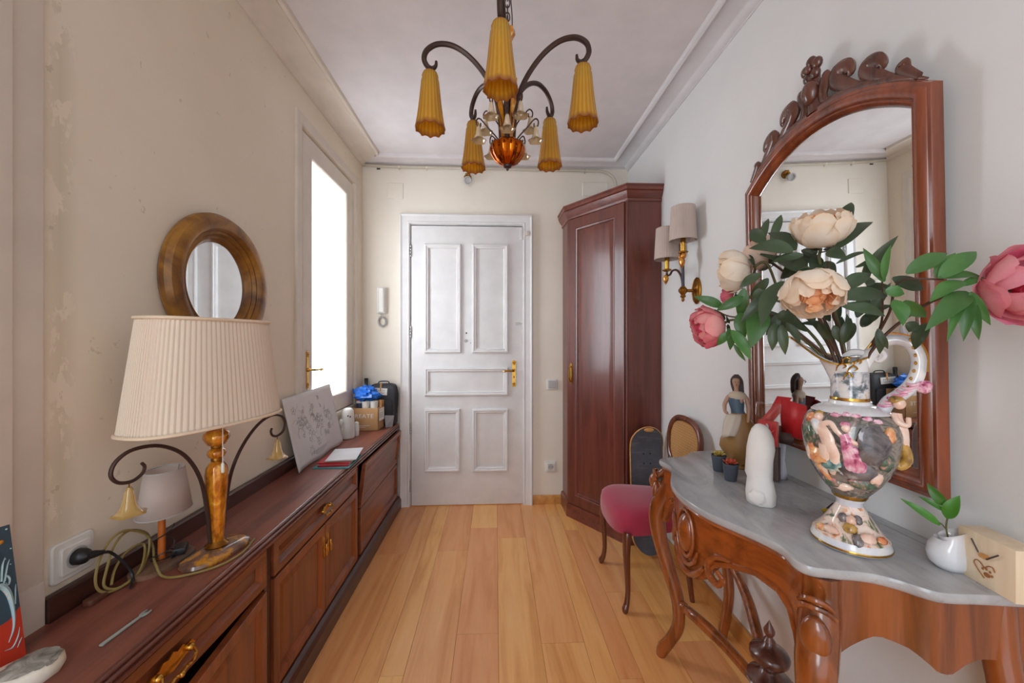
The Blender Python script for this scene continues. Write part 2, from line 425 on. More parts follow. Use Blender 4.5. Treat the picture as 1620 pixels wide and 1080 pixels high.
# brass handle on an ornate long plate
HM=basis((.136,YB-.006,.965),(1,0,0),(0,0,1),(0,-1,0))
mb=MB(); hp=[]
pl=[(.0,-.1),(.012,-.094),(.017,-.078),(.012,-.066),(.0135,-.05),(.0135,.05),(.012,.066),(.018,.08),(.012,.094),(0,.1)]
mb.prism(pl+[(-a,b) for a,b in pl[-2:0:-1]],0,.005,HM)
for z in (-.08,.08):
    for k in range(5): mb.ell((.009*cos(k*1.257+1.57),z+.011*sin(k*1.257+1.57),.006),(.006,.006,.004),8,6,HM)
    mb.ell((0,z,.008),(.006,.006,.005),8,6,HM)
h0=obj('handle_plate',mb,M['brass'],leaf)
mb=MB(); mb.lathe([(.012,.004),(.010,.012),(.007,.016),(.007,.040)],12,HM@T(0,.022,0))
mb.tube([HM@Vector(p) for p in cr([(0,.022,.038),(-.02,.022,.046),(-.045,.024,.046),(-.068,.020,.044),(-.078,.018,.042)],4)],lerp_list([.007,.0075,.0065,.008,.005],17),8)
obj('lever',mb,M['brass'],h0)
mb=MB(); mb.box(-.003,.003,-.033,-.018,.004,.0056,HM); obj('keyhole',mb,M['dark'],h0,smooth=0)
mb=MB(); mb.box(.180,.200,YB-.020,YB-.006,1.95,2.035); mb.lathe([(.003,0),(.003,.003)],8,basis((.19,YB-.020,1.985),(1,0,0),(0,0,1),(0,-1,0))); obj('door_catch',mb,M['white'],leaf,bev=.002)
mb=MB(); mb.box(.222,.242,YB-.034,YB-.018,1.975,2.01); obj('catch_keeper',mb,M['trimw'],dr,bev=.003)

HM=basis((XL+.002,1.985,1.06),(0,1,0),(0,0,1),(1,0,0))
mb=MB(); pl=[(0,-.10),(.010,-.092),(.012,-.07),(.009,-.05),(.012,.0),(.009,.05),(.012,.07),(.010,.092),(0,.10)]
mb.prism(pl+[(-a,b) for a,b in pl[-2:0:-1]],0,.004,HM)
for z in (-.078,.078):
    for k in range(5): mb.ell((.007*cos(k*1.257),z+.009*sin(k*1.257),.005),(.005,.005,.003),8,5,HM)
wh=obj('handle_plate',mb,M['brass'],wn)
mb=MB(); mb.lathe([(.010,.003),(.009,.012),(.006,.016),(.006,.040)],12,HM)
mb.tube([HM@Vector(p) for p in cr([(0,0,.038),(.018,-.001,.043),(.04,-.002,.043),(.062,-.002,.042),(.075,-.002,.041)],4)],lerp_list([.006,.005,.0045,.0085,.007],17),10)
obj('lever',mb,M['brass'],wh)
# ================================================================== BACK WALL THINGS
def round_rect(w,h,r,n=5):
    out=[]
    for (cx,cy,a) in ((w/2-r,h/2-r,0),(-w/2+r,h/2-r,90),(-w/2+r,-h/2+r,180),(w/2-r,-h/2+r,270)):
        for i in range(n+1):
            t=rad(a+90*i/n); out.append((cx+r*cos(t),cy+r*sin(t)))
    return out
BW=lambda x,z,dy=0: basis((x,YB-dy,z),(1,0,0),(0,0,1),(0,-1,0))
def bevelplate(mb,w,h,r,t,M_,e=.004):
    a=round_rect(w,h,r);b=round_rect(w-2*e,h-2*e,max(r-e,.001))
    mb.loft([[(x,y,0) for x,y in a],[(x,y,t-e) for x,y in a],[(x,y,t) for x,y in b]],M_)
pp=thing('conduit_pipe','cream painted pipe running under the ceiling and bending down behind the wardrobe','pipe',(0,YB,2.470))
mb=MB(); pts=cr([(-.955,YB-.012,2.479),(-.85,YB-.012,2.474),(-.7,YB-.012,2.470),(-.2,YB-.012,2.470),(.3,YB-.012,2.468),(.70,YB-.012,2.467),(.80,YB-.012,2.463),(.862,YB-.012,2.434),(.892,YB-.012,2.39),(.897,YB-.012,2.31),(.897,YB-.012,2.137)],6)
mb.tube(pts,.0095,10); obj('tube',mb,M['pipe'],pp)
for x in (-.70,-.50,.662):
    mb=MB(); mb.tube([(x-.006,YB-.012,2.4695),(x+.006,YB-.012,2.4695)],.0115,10); mb.box(x-.004,x+.004,YB-.006,YB,2.45,2.470); obj('pipe_clip',mb,M['trimw'] if x<0 else M['greyp'],pp)
mb=MB(); mb.box(-.862,-.838,YB-.004,YB,2.452,2.460); obj('hole_cover',mb,M['dark'],pp)
for (x,z,w_,h_,lb) in ((-.727,2.298,.112,.112,'small square painted junction cover left above the door'),(.742,2.335,.19,.10,'wide painted junction cover above the wardrobe')):
    t=thing('junction_cover',lb,'cover plate',(x,YB,z))
    mb=MB(); bevelplate(mb,w_,h_,.004,.006,BW(x,z),.002); obj('plate',mb,M['wallB'],t)
    mb=MB(); mb.lathe([(.003,0),(.003,.007),(.001,.0075)],8,BW(x,z)); obj('screw',mb,M['wallB'],t)
sp=thing('ceiling_spotlight','small brass spotlight with grey lens on the wall above the door','spotlight',(-.203,YB,2.37))
mb=MB(); mb.lathe([(.028,0),(.028,.008),(.018,.014),(.010,.016)],16,BW(-.203,2.40)); 
for k in range(6): mb.ell((.016*cos(k*1.05),.016*sin(k*1.05),.02),(.011,.011,.008),8,6,BW(-.203,2.405))
obj('bracket',mb,M['antq'],sp)
mb=MB(); mb.lathe([(.012,-.03),(.022,-.012),(.027,.02),(.029,.028),(.022,.03),(.018,.022)],16,frame_to((-.20,YB-.052,2.362),(.1,-1,-.35))); obj('lamp_head',mb,M['greyp'],sp)
mb=MB(); mb.tube([(-.203,YB-.012,2.40),(-.203,YB-.03,2.39),(-.20,YB-.045,2.365)],.008,8); obj('swivel',mb,M['antq'],sp)
ic=thing('intercom_handset','white door intercom handset with coiled cord on the wall','intercom',(-.82,YB,1.50))
mb=MB(); bevelplate(mb,.070,.19,.008,.03,BW(-.822,1.497),.006); obj('base',mb,M['plast'],ic)
mb=MB(); bevelplate(mb,.045,.186,.010,.026,BW(-.817,1.497,.03),.009); obj('handset',mb,M['plast'],ic)
mb=MB(); pts=[]
for i in range(160):
    t=i/159; a=-PI/2+2*PI*t*.92+.2; cx=-.818+.026*cos(a+PI)+.0; cz=1.345+.034*sin(a+PI)
    b=i*1.15; pts.append((cx+.007*cos(b)*cos(a),YB-.018+.007*sin(b),cz+.007*cos(b)*sin(a)))
mb.tube(pts,.0022,5); mb.tube(cr([(-.826,YB-.02,1.40),(-.822,YB-.018,1.388),(-.812,YB-.018,1.378)],4),.0028,6); mb.tube(cr([(-.81,YB-.02,1.40),(-.813,YB-.018,1.388),(-.823,YB-.018,1.378)],4),.0028,6)
obj('coiled_cord',mb,M['greyp'],ic)
sw=thing('light_switch','white light switch with grey rocker on the wall beside the wardrobe','switch',(.418,YB,.885))
mb=MB(); bevelplate(mb,.082,.082,.014,.010,BW(.418,.883),.004); obj('plate',mb,M['plast'],sw)
mb=MB(); bevelplate(mb,.056,.056,.005,.007,BW(.418,.884,.010)@RX(rad(-2)),.002); obj('rocker',mb,M['greyp'],sw)
def socket(name,lab,MM,loc):
    so=thing(name,lab,'socket',loc)
    mb=MB(); bevelplate(mb,.082,.082,.010,.009,MM,.003); obj('plate',mb,M['plast'],so)
    mb=MB(); bevelplate(mb,.058,.058,.006,.006,MM@T(0,0,.009),.002); obj('insert',mb,M['plast'],so)
    mb=MB(); mb.lathe([(.022,.0145),(.0215,.0156),(.019,.0158),(.0185,.0152)],20,MM,cap=(True,True)); obj('socket_well',mb,M['greyp'],so)
    for x in (-.0095,.0095):
        mb=MB(); mb.lathe([(.003,.0152),(.003,.0164)],8,MM@T(x,0,0)); obj('contact_hole',mb,M['dark'],so)
    return so
socket('wall_socket','white wall socket low on the back wall left of the wardrobe',BW(.409,.275),(.409,YB,.275))
LW=lambda y,z,dx=0: basis((XL+dx,y,z),(0,1,0),(0,0,1),(1,0,0))
socket('wall_socket','large white socket with a black plug above the sideboard',LW(.905,.722)@Matrix.Diagonal((1.08,1.08,1,1)),(XL,.905,.722))
tg=thing('paper_tag','small handwritten white paper tag stuck across the door edge','note',(.165,YB,1.33))
TM=BW(.172,1.334,.0075)@RZ(rad(6)); mb=MB(); mb.box(-.036,.036,-.015,.015,0,.0012,TM); obj('paper',mb,M['plast'],tg,smooth=0)
mb=MB()
for (y,x0,x1) in ((.006,-.03,.012),(-.001,-.02,.028),(-.008,-.026,.02)):
    n=9; mb.tube([TM@Vector((x0+(x1-x0)*i/n,y+.0025*(-1)**i*random.random(),.0018)) for i in range(n+1)],.0008,4)
obj('handwriting',mb,M['ink'],tg)
# ================================================================== CORNER WARDROBE
wd=thing('corner_wardrobe','tall dark mahogany corner wardrobe with one panelled door','wardrobe',(.80,2.55,0))
A,Bp,Cp,Dp=(.50,YB-.002),(.505,2.605),(.785,2.222),(XR-.002,2.222)
def plan(off):
    # offset outwards of the three visible sides
    import mathutils
    def n(p,q):
        d=Vector((q[0]-p[0],q[1]-p[1])).normalized(); return Vector((d.y,-d.x))*1
    ns=[n(A,Bp),n(Bp,Cp),n(Cp,Dp)]
    ns=[-x if x.dot(Vector((-1,-1)))<0 else x for x in ns]
    def inter(p,d,q,e):
        M2=Matrix(((d.x,-e.x),(d.y,-e.y))); t=M2.inverted()@(q-p); return p+d*t[0]
    P=[Vector(A),Vector(Bp),Vector(Cp),Vector(Dp)]
    L=[(P[i]+ns[i]*off,(P[i+1]-P[i]).normalized()) for i in range(3)]
    a=inter(L[0][0],L[0][1],Vector((0,YB-.002)),Vector((1,0))); b=inter(L[0][0],L[0][1],L[1][0],L[1][1]); c=inter(L[1][0],L[1][1],L[2][0],L[2][1]); d=inter(L[2][0],L[2][1],Vector((XR-.002,0)),Vector((0,1)))
    return [tuple(a),tuple(b),tuple(c),tuple(d),(XR-.002,YB-.002)]
mb=MB(); mb.prism(plan(0),.08,2.10); obj('carcass',mb,M['wardZ'],wd,smooth=0)
mb=MB(); mb.loft([[(x,y,z) for x,y in plan(o)] for o,z in ((.016,0),(.016,.075),(.012,.088),(.002,.096))]); obj('plinth',mb,M['wardX'],wd,smooth=25)
mb=MB(); mb.loft([[(x,y,z) for x,y in plan(o)] for o,z in ((.001,2.035),(.008,2.04),(.010,2.052),(.006,2.056),(.020,2.075),(.030,2.092),(.026,2.096),(.034,2.100),(.034,2.118),(.040,2.122),(.040,2.130),(.03,2.131))]); obj('cornice',mb,M['wardX'],wd,smooth=25)
fd=Vector((Cp[0]-Bp[0],Cp[1]-Bp[1],0)); fw=fd.length; fd.normalize(); fn=Vector((fd.y,-fd.x,0)); fn=-fn if fn.dot(Vector((-1,-1,0)))<0 else fn
FM=basis((Bp[0],Bp[1],0),fd,fn,(0,0,1))
mb=MB(); mb.rect(.012,fw-.012,.10,2.03,[(0,0),(0,.018),(.003,.020),(.066,.020),(.070,.016),(.078,.014),(.084,.006)],FM,fill=True)
wdoor=obj('door',mb,M['wardZ'],wd,smooth=25)
mb=MB(); mb.rect(.10,fw-.10,.19,1.94,[(0,.006),(.012,.0095),(.03,.010)],FM,fill=True); obj('panel',mb,M['wardZ'],wdoor,smooth=25)
for x in (.003,fw-.003):
    mb=MB(); mb.tube([FM@Vector((x,.004,.09)),FM@Vector((x,.004,2.04))],.009,10); obj('corner_bead',mb,M['wardZ'],wd)
HM=FM@basis((.045,.020,.985),(1,0,0),(0,0,1),(0,1,0))
mb=MB(); mb.prism(round_rect(.016,.14,.007),0,.004,HM); wh=obj('handle_plate',mb,M['brass'],wdoor)
mb=MB(); mb.tube([HM@Vector(p) for p in cr([(0,.045,.004),(0,.045,.018),(0,.0,.022),(0,-.035,.020),(0,-.05,.012),(0,-.055,.004)],4)],lerp_list([.004,.004,.005,.007,.006,.003],21),8); obj('pull',mb,M['brass'],wh)
# ================================================================== SIDEBOARD ALONG THE LEFT WALL
WT=thing('sideboard_worktop','long dark mahogany worktop with moulded edge running along the left wall','worktop',(-.83,1.6,.575))
y0,y1=.42,2.775; ZT=.612
mb=MB(); prof=[(-.963,.575),(-.963,ZT),(-.7105,ZT),(-.7095,ZT-.001),(-.7095,.575)]
mb.loft([[(x,y,z) for x,z in prof] for y in (y0,y1)])
obj('top_board',mb,M['mahtop'],WT,smooth=35)
mb=MB(); prof=[(-.7093,.5755),(-.7093,ZT-.0005),(-.706,ZT-.0005),(-.7015,ZT-.002),(-.6995,ZT-.005),(-.7005,ZT-.008),(-.7035,ZT-.0095),(-.7035,ZT-.0115),(-.6985,ZT-.0125),(-.6955,ZT-.016),(-.6965,ZT-.0195),(-.700,ZT-.021),(-.700,ZT-.0235),(-.693,ZT-.0245),(-.691,ZT-.028),(-.692,ZT-.032),(-.697,ZT-.0345),(-.704,.5755)]
mb.loft([[(x,y,z) for x,z in prof] for y in (y0,y1)])
obj('edge_moulding',mb,wood('polished_edge',(120,66,48),(84,44,34),'Y',.26,.4,var=0),WT,smooth=50)
mb=MB(); mb.loft([[(x,y,z) for x,z in ((-.963,.612),(-.963,.664),(-.950,.664),(-.944,.660),(-.944,.612))] for y in (.846,2.775)])
UPS=thing('sideboard_upstand','low dark wooden upstand strip along the wall behind the worktop','upstand',(XL,1.8,ZT)); obj('upstand_board',mb,M['mahdark'],UPS,smooth=20)
PLb=thing('sideboard_plinth','dark mahogany plinth under the left wall sideboard units','plinth',(-.83,1.6,0))
mb=MB(); mb.loft([[(x,y,z) for x,z in ((-.96,.001),(-.96,.085),(-.705,.085),(-.696,.082),(-.688,.076),(-.683,.066),(-.680,.060),(-.680,.001))] for y in (.42,2.775)])
obj('plinth_board',mb,M['mahdark'],PLb,smooth=25)
S=basis((-.722,0,0),(0,1,0),(1,0,0),(0,0,1))     # x along the wall, y towards the room, z up
dprof=[(0,0),(0,.018),(.002,.020),(.030,.020),(.034,.016),(.040,.013),(.046,.008)]
def pfront(name,ya,yb,za,zb,parent,mat,Mx=None,w_=1.0,open_=0):
    mm=Mx if Mx is not None else S
    mb=MB(); mb.rect(ya,yb,za,zb,[(d*w_,h) for d,h in dprof],mm,fill=True,back=True)
    o=obj(name,mb,mat,parent,smooth=25)
    i=.046*w_
    mb=MB(); mb.rect(ya+i,yb-i,za+i,zb-i,[(0,.008),(.004,.009),(.014,.013),(.018,.0135)],mm,fill=True)
    obj('panel',mb,mat,o,smooth=25); return o
def carcass(name,lab,ya,yb):
    t=thing(name,lab,'cabinet',(-.84,(ya+yb)/2,.085),0,'sideboard units along the left wall')
    mb=MB(); 
    mb.box(-.955,-.724,ya,ya+.016,.0855,.5745); mb.box(-.955,-.724,yb-.016,yb,.0855,.5745); mb.box(-.955,-.724,ya+.016,yb-.016,.0855,.10); mb.box(-.955,-.945,ya+.016,yb-.016,.1,.5745); mb.box(-.955,-.73,ya+.016,yb-.016,.56,.5745)
    obj('carcass',mb,M['mahdark'],t,smooth=0)
    for y in (ya,yb-.016):
        mb=MB(); mb.box(-.724,-.712,y,y+.016,.0855,.5745); obj('stile',mb,M['mahdark'],t,bev=.001)
    return t
def bail(parent,y,z,s=1.0):
    HM=S@basis((y,.020,z),(1,0,0),(0,0,1),(0,1,0))@Matrix.Scale(s,4)
    mb=MB()
    pl=[(-.052,0),(-.044,.010),(-.030,.009),(-.022,.017),(-.010,.013),(0,.020),(.010,.013),(.022,.017),(.030,.009),(.044,.010),(.052,0),(.044,-.009),(.028,-.008),(.012,-.013),(0,-.016),(-.012,-.013),(-.028,-.008),(-.044,-.009)]
    mb.prism(pl,0,.003,HM)
    for x in (-.036,.036): mb.lathe([(.007,.002),(.007,.008),(.004,.012),(.001,.013)],10,HM@T(x,.001,0))
    hb=obj('handle_plate',mb,M['brass'],parent)
    mb=MB(); mb.tube([HM@Vector(p) for p in cr([(-.036,.002,.012),(-.038,-.012,.016),(-.026,-.020,.018),(-.012,-.018,.018),(0,-.024,.018),(.012,-.018,.018),(.026,-.020,.018),(.038,-.012,.016),(.036,.002,.012)],4)],.0032,6)
    mb.ell(tuple(HM@Vector((0,-.023,.018))),.006*s,8,6); obj('bail',mb,M['brass'],hb)
def dropknob(parent,y,z):
    HM=S@basis((y,.020,z),(1,0,0),(0,0,1),(0,1,0))
    mb=MB(); mb.prism([(0,.045),(.006,.035),(.005,.015),(.008,0),(.005,-.015),(.006,-.035),(0,-.045),(-.006,-.035),(-.005,-.015),(-.008,0),(-.005,.015),(-.006,.035)],0,.003,HM)
    hb=obj('handle_plate',mb,M['brass'],parent)
    mb=MB(); mb.lathe([(.003,-.03),(.006,-.022),(.004,-.012),(.006,0),(.004,.016),(.002,.02)],10,HM@T(0,-.004,.012)@RX(rad(-90))); obj('drop_pull',mb,M['brass'],hb)
# unit nearest the camera: drawer, one door ajar
u=carcass('sideboard_unit','nearest sideboard unit with a drawer above a door standing ajar',.44,1.217)
d=pfront('drawer',.456,1.198,.458,.570,u,M['mah'],w_=.8); bail(d,.855,.514,1.15)
DM=T(-.722,1.198,0)@RZ(rad(5.5))@T(.722,-1.198,0)@S
dd=pfront('door',.83,1.198,.094,.440,u,M['mahZ'],Mx=DM); dd['label']='door standing slightly open'
pfront('door',.456,.826,.094,.440,u,M['mahZ'])
u=carcass('sideboard_unit','middle sideboard unit with a shallow drawer above a pair of doors',1.219,1.985)
d=pfront('drawer',1.238,1.966,.462,.570,u,M['mah'],w_=.8); bail(d,1.602,.517,.9)
a=pfront('door',1.238,1.600,.094,.452,u,M['mahZ']); dropknob(a,1.583,.365)
a=pfront('door',1.604,1.966,.094,.452,u,M['mahZ']); dropknob(a,1.621,.365)
u=carcass('sideboard_unit','far sideboard unit with two tilting flaps beside the entrance door',1.987,2.772)
FMx=T(-.722,0,.338)@RY(rad(7))@T(.722,0,-.338)@S
a=pfront('flap',2.008,2.752,.338,.568,u,M['mah'],Mx=FMx,w_=.8); a['label']='upper flap tilted forward'
pfront('flap',2.008,2.752,.094,.330,u,M['mah'],w_=.8)
# ================================================================== THINGS ON THE SIDEBOARD
# --- big lamp
LX,LY=-.782,1.10; La=rad(90-15)
lp=thing('table_lamp','large table lamp with amber glass stem and pleated oval cream shade','lamp',(LX,LY,ZT))
LM=T(LX,LY,0)@RZ(La)       # local x = long axis
M['amber']=glassy('amber_glass',(236,160,50),.08,.85,1.45,bumps=(60,.3))
m=Mt('amber_glass_painted_glints'); v=m.coord((1,1,.5)); m.set(rough=.14,metal=.35,coat=.8,coatr=.04,col=m.ramp(m.noise(v,46,4,.6,.6),[(.32,(112,58,6)),(.48,(190,112,18)),(.60,(222,150,36)),(.74,(250,214,120))])); m.bump(m.noise(v,70,3),.25,.003); M['amber2']=m.m  # pale and dark noise colours imitate glassy highlights
M['bellglass']=plain('pale_amber_bell',(226,184,104),.16,coat=.5,trans=.45)
M['shade']=plain('pleated_cream_silk',(238,216,190),.75)
m=Mt('pleated_silk'); m.set(col=(248,236,220),rough=.8); tl=m.n('ShaderNodeBsdfTranslucent'); tl.inputs[0].default_value=lin((240,220,196))+(1,)
mx=m.n('ShaderNodeMixShader'); mx.inputs[0].default_value=.35; m.l(m.b.outputs[0],mx.inputs[1]); m.l(tl.outputs[0],mx.inputs[2]); m.l(mx.outputs[0],m.out.inputs[0]); M['silk']=m.m
m=Mt('thin_white_shade'); m.set(col=(226,214,208),rough=.7); tl=m.n('ShaderNodeBsdfTranslucent'); tl.inputs[0].default_value=lin((235,224,216))+(1,)
mx=m.n('ShaderNodeMixShader'); mx.inputs[0].default_value=.5; m.l(m.b.outputs[0],mx.inputs[1]); m.l(tl.outputs[0],mx.inputs[2]); m.l(mx.outputs[0],m.out.inputs[0]); M['voile']=m.m
def oval(a,b,n,z,p=2.4,fl=None,M_=None):
    out=[]
    for j in range(n):
        t=2*PI*j/n; k=(abs(cos(t))**p+abs(sin(t))**p)**(-1/p)*(fl(j) if fl else 1)
        out.append((a*k*cos(t),b*k*sin(t),z))
    return out
mb=MB()
mb.loft([oval(.088,.048,28,ZT,2.6),oval(.090,.050,28,ZT+.006,2.6),oval(.087,.047,28,ZT+.014,2.6),oval(.075,.038,28,ZT+.020,2.4),oval(.03,.024,28,ZT+.026,2)],LM)
m=Mt('mottled_amber_base'); v=m.coord(); m.set(rough=.2,coat=.5,col=m.ramp(m.noise(v,18,4,.6,.6),[(.35,(96,70,62)),(.5,(128,92,66)),(.58,(198,132,30)),(.7,(120,86,74))])); M['base']=m.m
obj('base',mb,M['base'],lp)
mb=MB(); mb.lathe([(.024,ZT+.022),(.028,ZT+.030),(.022,ZT+.036),(.017,ZT+.042)],18,LM); obj('stem_fitting',mb,M['antq'],lp)
for pr in ([(.012,.873),(.014,.879),(.012,.886)],[(.012,.909),(.014,.914),(.012,.919)],[(.013,.965),(.010,.975),(.006,.98),(.006,1.20)]):
    mb=MB(); mb.lathe(pr,14,LM); obj('stem_fitting',mb,M['antq'],lp)
fl10=lambda th,t: 1+.07*abs(cos(th*5))-.035
mb=MB(); mb.lathe([(.015,.650),(.017,.656),(.019,.70),(.022,.76),(.026,.81),(.0265,.84),(.024,.858),(.017,.870),(.011,.876)],40,LM,fl=fl10); obj('amber_column',mb,M['amber2'],lp)
mb=MB(); mb.lathe([(.010,.882),(.018,.887),(.022,.896),(.020,.905),(.011,.912)],36,LM,fl=fl10); obj('amber_bead',mb,M['amber2'],lp)
mb=MB(); mb.lathe([(.011,.916),(.022,.923),(.031,.940),(.029,.953),(.018,.963),(.010,.968)],36,LM,fl=fl10); obj('amber_bead',mb,M['amber2'],lp)
def bell(mb,M_,s=1.0,n=30):
    pr=[(.004,0),(.007,-.006),(.009,-.018),(.011,-.030),(.015,-.042),(.022,-.050),(.027,-.052)]
    mb.lathe([(r*s,z*s) for r,z in pr]+[(r*s*.93,(z-.0)*s+.0015) for r,z in pr[::-1]],n,M_,fl=lambda th,t:1+.10*cos(5*th)*min(1,max(0,1-abs(t-.5)*2))**1.5,cap=(True,True))
for sgn,pts,bx in ((-1,[(.018,.655),(.026,.74),(.045,.84),(.085,.915),(.140,.955),(.195,.962),(.228,.945),(.238,.918),(.225,.896),(.200,.890),(.180,.900),(.174,.915),(.180,.926)],(.204,.889)),
               (1,[(.018,.655),(.028,.75),(.045,.83),(.080,.895),(.130,.945),(.180,.966),(.222,.958),(.240,.932),(.232,.905),(.208,.894),(.188,.900),(.182,.914),(.186,.924)],(.208,.893))):
    mb=MB(); q=cr([LM@Vector((sgn*a,.0,z)) for a,z in pts],5); mb.tube(q,lerp_list([.0052,.005,.0046,.0043,.0040,.0038,.0034],len(q)),7); a=obj('curved_arm',mb,M['bronze'],lp)
    mb=MB(); B=LM@T(sgn*bx[0],0,bx[1]); bell(mb,B@T(0,0,-.012),1.15); obj('bell_flower',mb,M['bellglass'],a)
    mb=MB(); mb.tube([B@Vector((0,0,0)),B@Vector((0,0,-.014))],.0015,5); obj('hook',mb,M['antq'],a)
npl=92; N=npl*6
def pleat(j): 
    q=(j%6)/6; return 1+.022*(q if q<.75 else (1-q)*3)-.008
rings=[oval(.162+(.196-.162)*t,.075+(.097-.075)*t,N,1.268+(.990-1.268)*t,2.7,pleat) for t in (0,.03,.5,.97,1)]
mb=MB(); mb.loft(rings,T(LX-.008,LY-.012,0)@RZ(La),cap=(False,False)); shd=obj('lamp_shade',mb,M['silk'],lp,smooth=25,solid=.0012)
SM=T(LX-.008,LY-.012,0)@RZ(La)
for a,b,z in ((.165,.078,1.268),(.199,.100,.990)):
    mb=MB(); mb.tube([SM@Vector(p) for p in oval(a,b,80,z,2.7)],.0042,6,closed=True); obj('rim_piping',mb,M['shade'],shd)
mb=MB(); 
for t in (0,PI): mb.tube([SM@Vector((.165*cos(t),0,1.265)),SM@Vector((0,0,1.20))],.0015,5)
mb.tube([SM@Vector((.01,0,1.2)),LM@Vector((0,0,1.19))],.002,5)
obj('shade_spider',mb,M['brass'],shd)
mb=MB(); PC=Vector((LX+.036,LY-.028,0)); mb.tube([PC+Vector((0,0,1.02)),PC+Vector((0,0,.875))],.0012,5); mb.lathe([(.002,.878),(.004,.874),(.004,.852),(.002,.850)],8,T(PC.x,PC.y,0)); obj('pull_cord',mb,M['plast'],lp)
M['cord']=plain('yellowed_flex',(148,128,72),.5)
# flex lying round the base and off to the coil: one loose cord
fx=thing('coiled_flex','coiled yellowed lamp flex with a brown inline plug against the upstand','cord',(-.925,.95,ZT))
zc=ZT+.004
loops=[(-.725,1.175,zc),(-.712,1.10,zc),(-.735,1.035,zc),(-.80,.995,zc),(-.845,1.00,zc),(-.872,1.015,.633),(-.895,1.035,.640),(-.922,1.062,.66),(-.925,1.045,.70),(-.93,.995,.735),(-.932,.955,.725),(-.928,.925,.68),(-.92,.918,.64),(-.91,.94,.618),(-.90,.99,.622),(-.915,1.04,.65),(-.928,1.055,.695),(-.932,1.01,.728),(-.93,.97,.715),(-.925,.945,.67),(-.918,.932,.635),(-.905,.955,.618),(-.90,1.0,.63),(-.922,1.04,.664),(-.930,1.035,.68),(-.930,.995,.678),(-.926,.965,.655),(-.915,.945,.63)]
mb=MB(); mb.tube(cr(loops,6),.0029,6); obj('flex',mb,M['cord'],fx)
mb=MB(); mb.loft([[(p[0],p[1],z) for p in [( -.922+ .5*0+ x, .918+y) for x,y in round_rect(.024,.046,.008)]] for z in (ZT,ZT+.013)]); obj('inline_plug',mb,plain('brown_bakelite',(104,62,46),.5),fx,bev=.003)
# --- small lamp
SX,SY=-.893,1.056
sl=thing('small_lamp','small bedside lamp with thin white conical shade and wooden post','lamp',(SX,SY,ZT))
mb=MB(); mb.loft([oval(.076,.046,24,ZT+z,2.2) for z in (0,.008,.012)]+[oval(.070,.040,24,ZT+.014,2.2)],T(SX+.004,SY,0)@RZ(rad(78))); obj('base',mb,wood('weathered_base',(124,88,66),(62,60,54),'Y',.6,0),sl)
mb=MB(); mb.lathe([(.0085,ZT+.012),(.008,.80),(.004,.802)],14,T(SX,SY,0)); obj('post',mb,wood('orange_post',(176,92,30),(140,66,18),'Z',.35,.2),sl)
mb=MB(); mb.loft([[(r*cos(2*PI*j/48)*.82,r*sin(2*PI*j/48),z) for j in range(48)] for r,z in ((.046,.868),(.064,.755))],T(SX+.008,SY,0),cap=(False,False)); ss=obj('lamp_shade',mb,M['voile'],sl,solid=.001)
for r,z in ((.046,.868),(.064,.755)):
    mb=MB(); mb.tube([(SX+.008+r*.82*cos(2*PI*j/40),SY+r*sin(2*PI*j/40),z) for j in range(40)],.0013,5,closed=True); obj('shade_wire',mb,M['greyp'],ss)
mb=MB(); mb.tube(cr([(SX,SY,.80),(SX+.02,SY+.02,.84),(SX+.008,SY+.046,.867)],5),.0012,5); mb.tube(cr([(SX,SY,.80),(SX+.02,SY-.02,.84),(SX+.008,SY-.046,.867)],5),.0012,5); obj('shade_carrier',mb,M['chrome'],ss)
sb=thing('inline_switch','black inline switch box and thin cable lying on the small lamp base','switch',(SX+.02,SY+.035,ZT+.014))
mb=MB(); mb.box(-.014,.014,-.022,.022,0,.018,T(SX+.020,SY+.036,ZT+.0145)@RZ(.5)); obj('box',mb,M['black'],sb,bev=.003)
mb=MB(); pts=[(SX+.02,SY+.01,ZT+.017)]
for k in range(26): pts.append((SX+.004+.020*cos(k*.8)+.004*sin(k),SY+.002+.026*sin(k*.8),ZT+.016+.0012*k if k<14 else ZT+.016+.0055*(k-10)))
mb.tube(cr(pts,4),.0016,5); obj('cable',mb,M['black'],sb)
# --- plug in wall socket
pg=thing('black_plug','black mains plug with cable in the white wall socket','plug',(XL+.015,.905,.722))
PM=LW(.905,.722,.0155)
mb=MB(); mb.lathe([(.0175,.0),(.0175,.010),(.015,.018),(.008,.024),(.006,.026)],20,PM); mb.tube([PM@Vector(p) for p in ((0,0,.016),(.012,-.002,.024),(.028,-.006,.030))],[.010,.0085,.0045],10); obj('plug_body',mb,M['black'],pg)
mb=MB(); mb.tube(cr([PM@Vector((.026,-.006,.030)),(-.925,.955,.702),(-.912,.972,.668),(-.902,.982,.636),(-.892,.972,.6185),(-.880,.955,.6165)],5),.0034,6); obj('cable',mb,M['black'],pg)
# --- spanner
spn=thing('spanner','small pale open-ended spanner lying on the worktop','spanner',(-.772,.828,ZT))
GM=T(-.771,.826,ZT+.0012)@RZ(rad(86.5))@Matrix.Scale(1.0,4)
mb=MB(); out=[(-.048,-.003),(-.046,-.0042),(.030,-.0030),(.034,-.0065),(.042,-.0085),(.050,-.0065),(.052,-.0040),(.043,-.0030),(.041,0),(.043,.0030),(.052,.0040),(.050,.0065),(.042,.0085),(.034,.0065),(.030,.0030),(-.046,.0042),(-.048,.003)]
mb.prism(out,0,.003,GM); obj('spanner_body',mb,plain('pale_green_metal',(176,186,178),.4,.3),spn,bev=.0006)
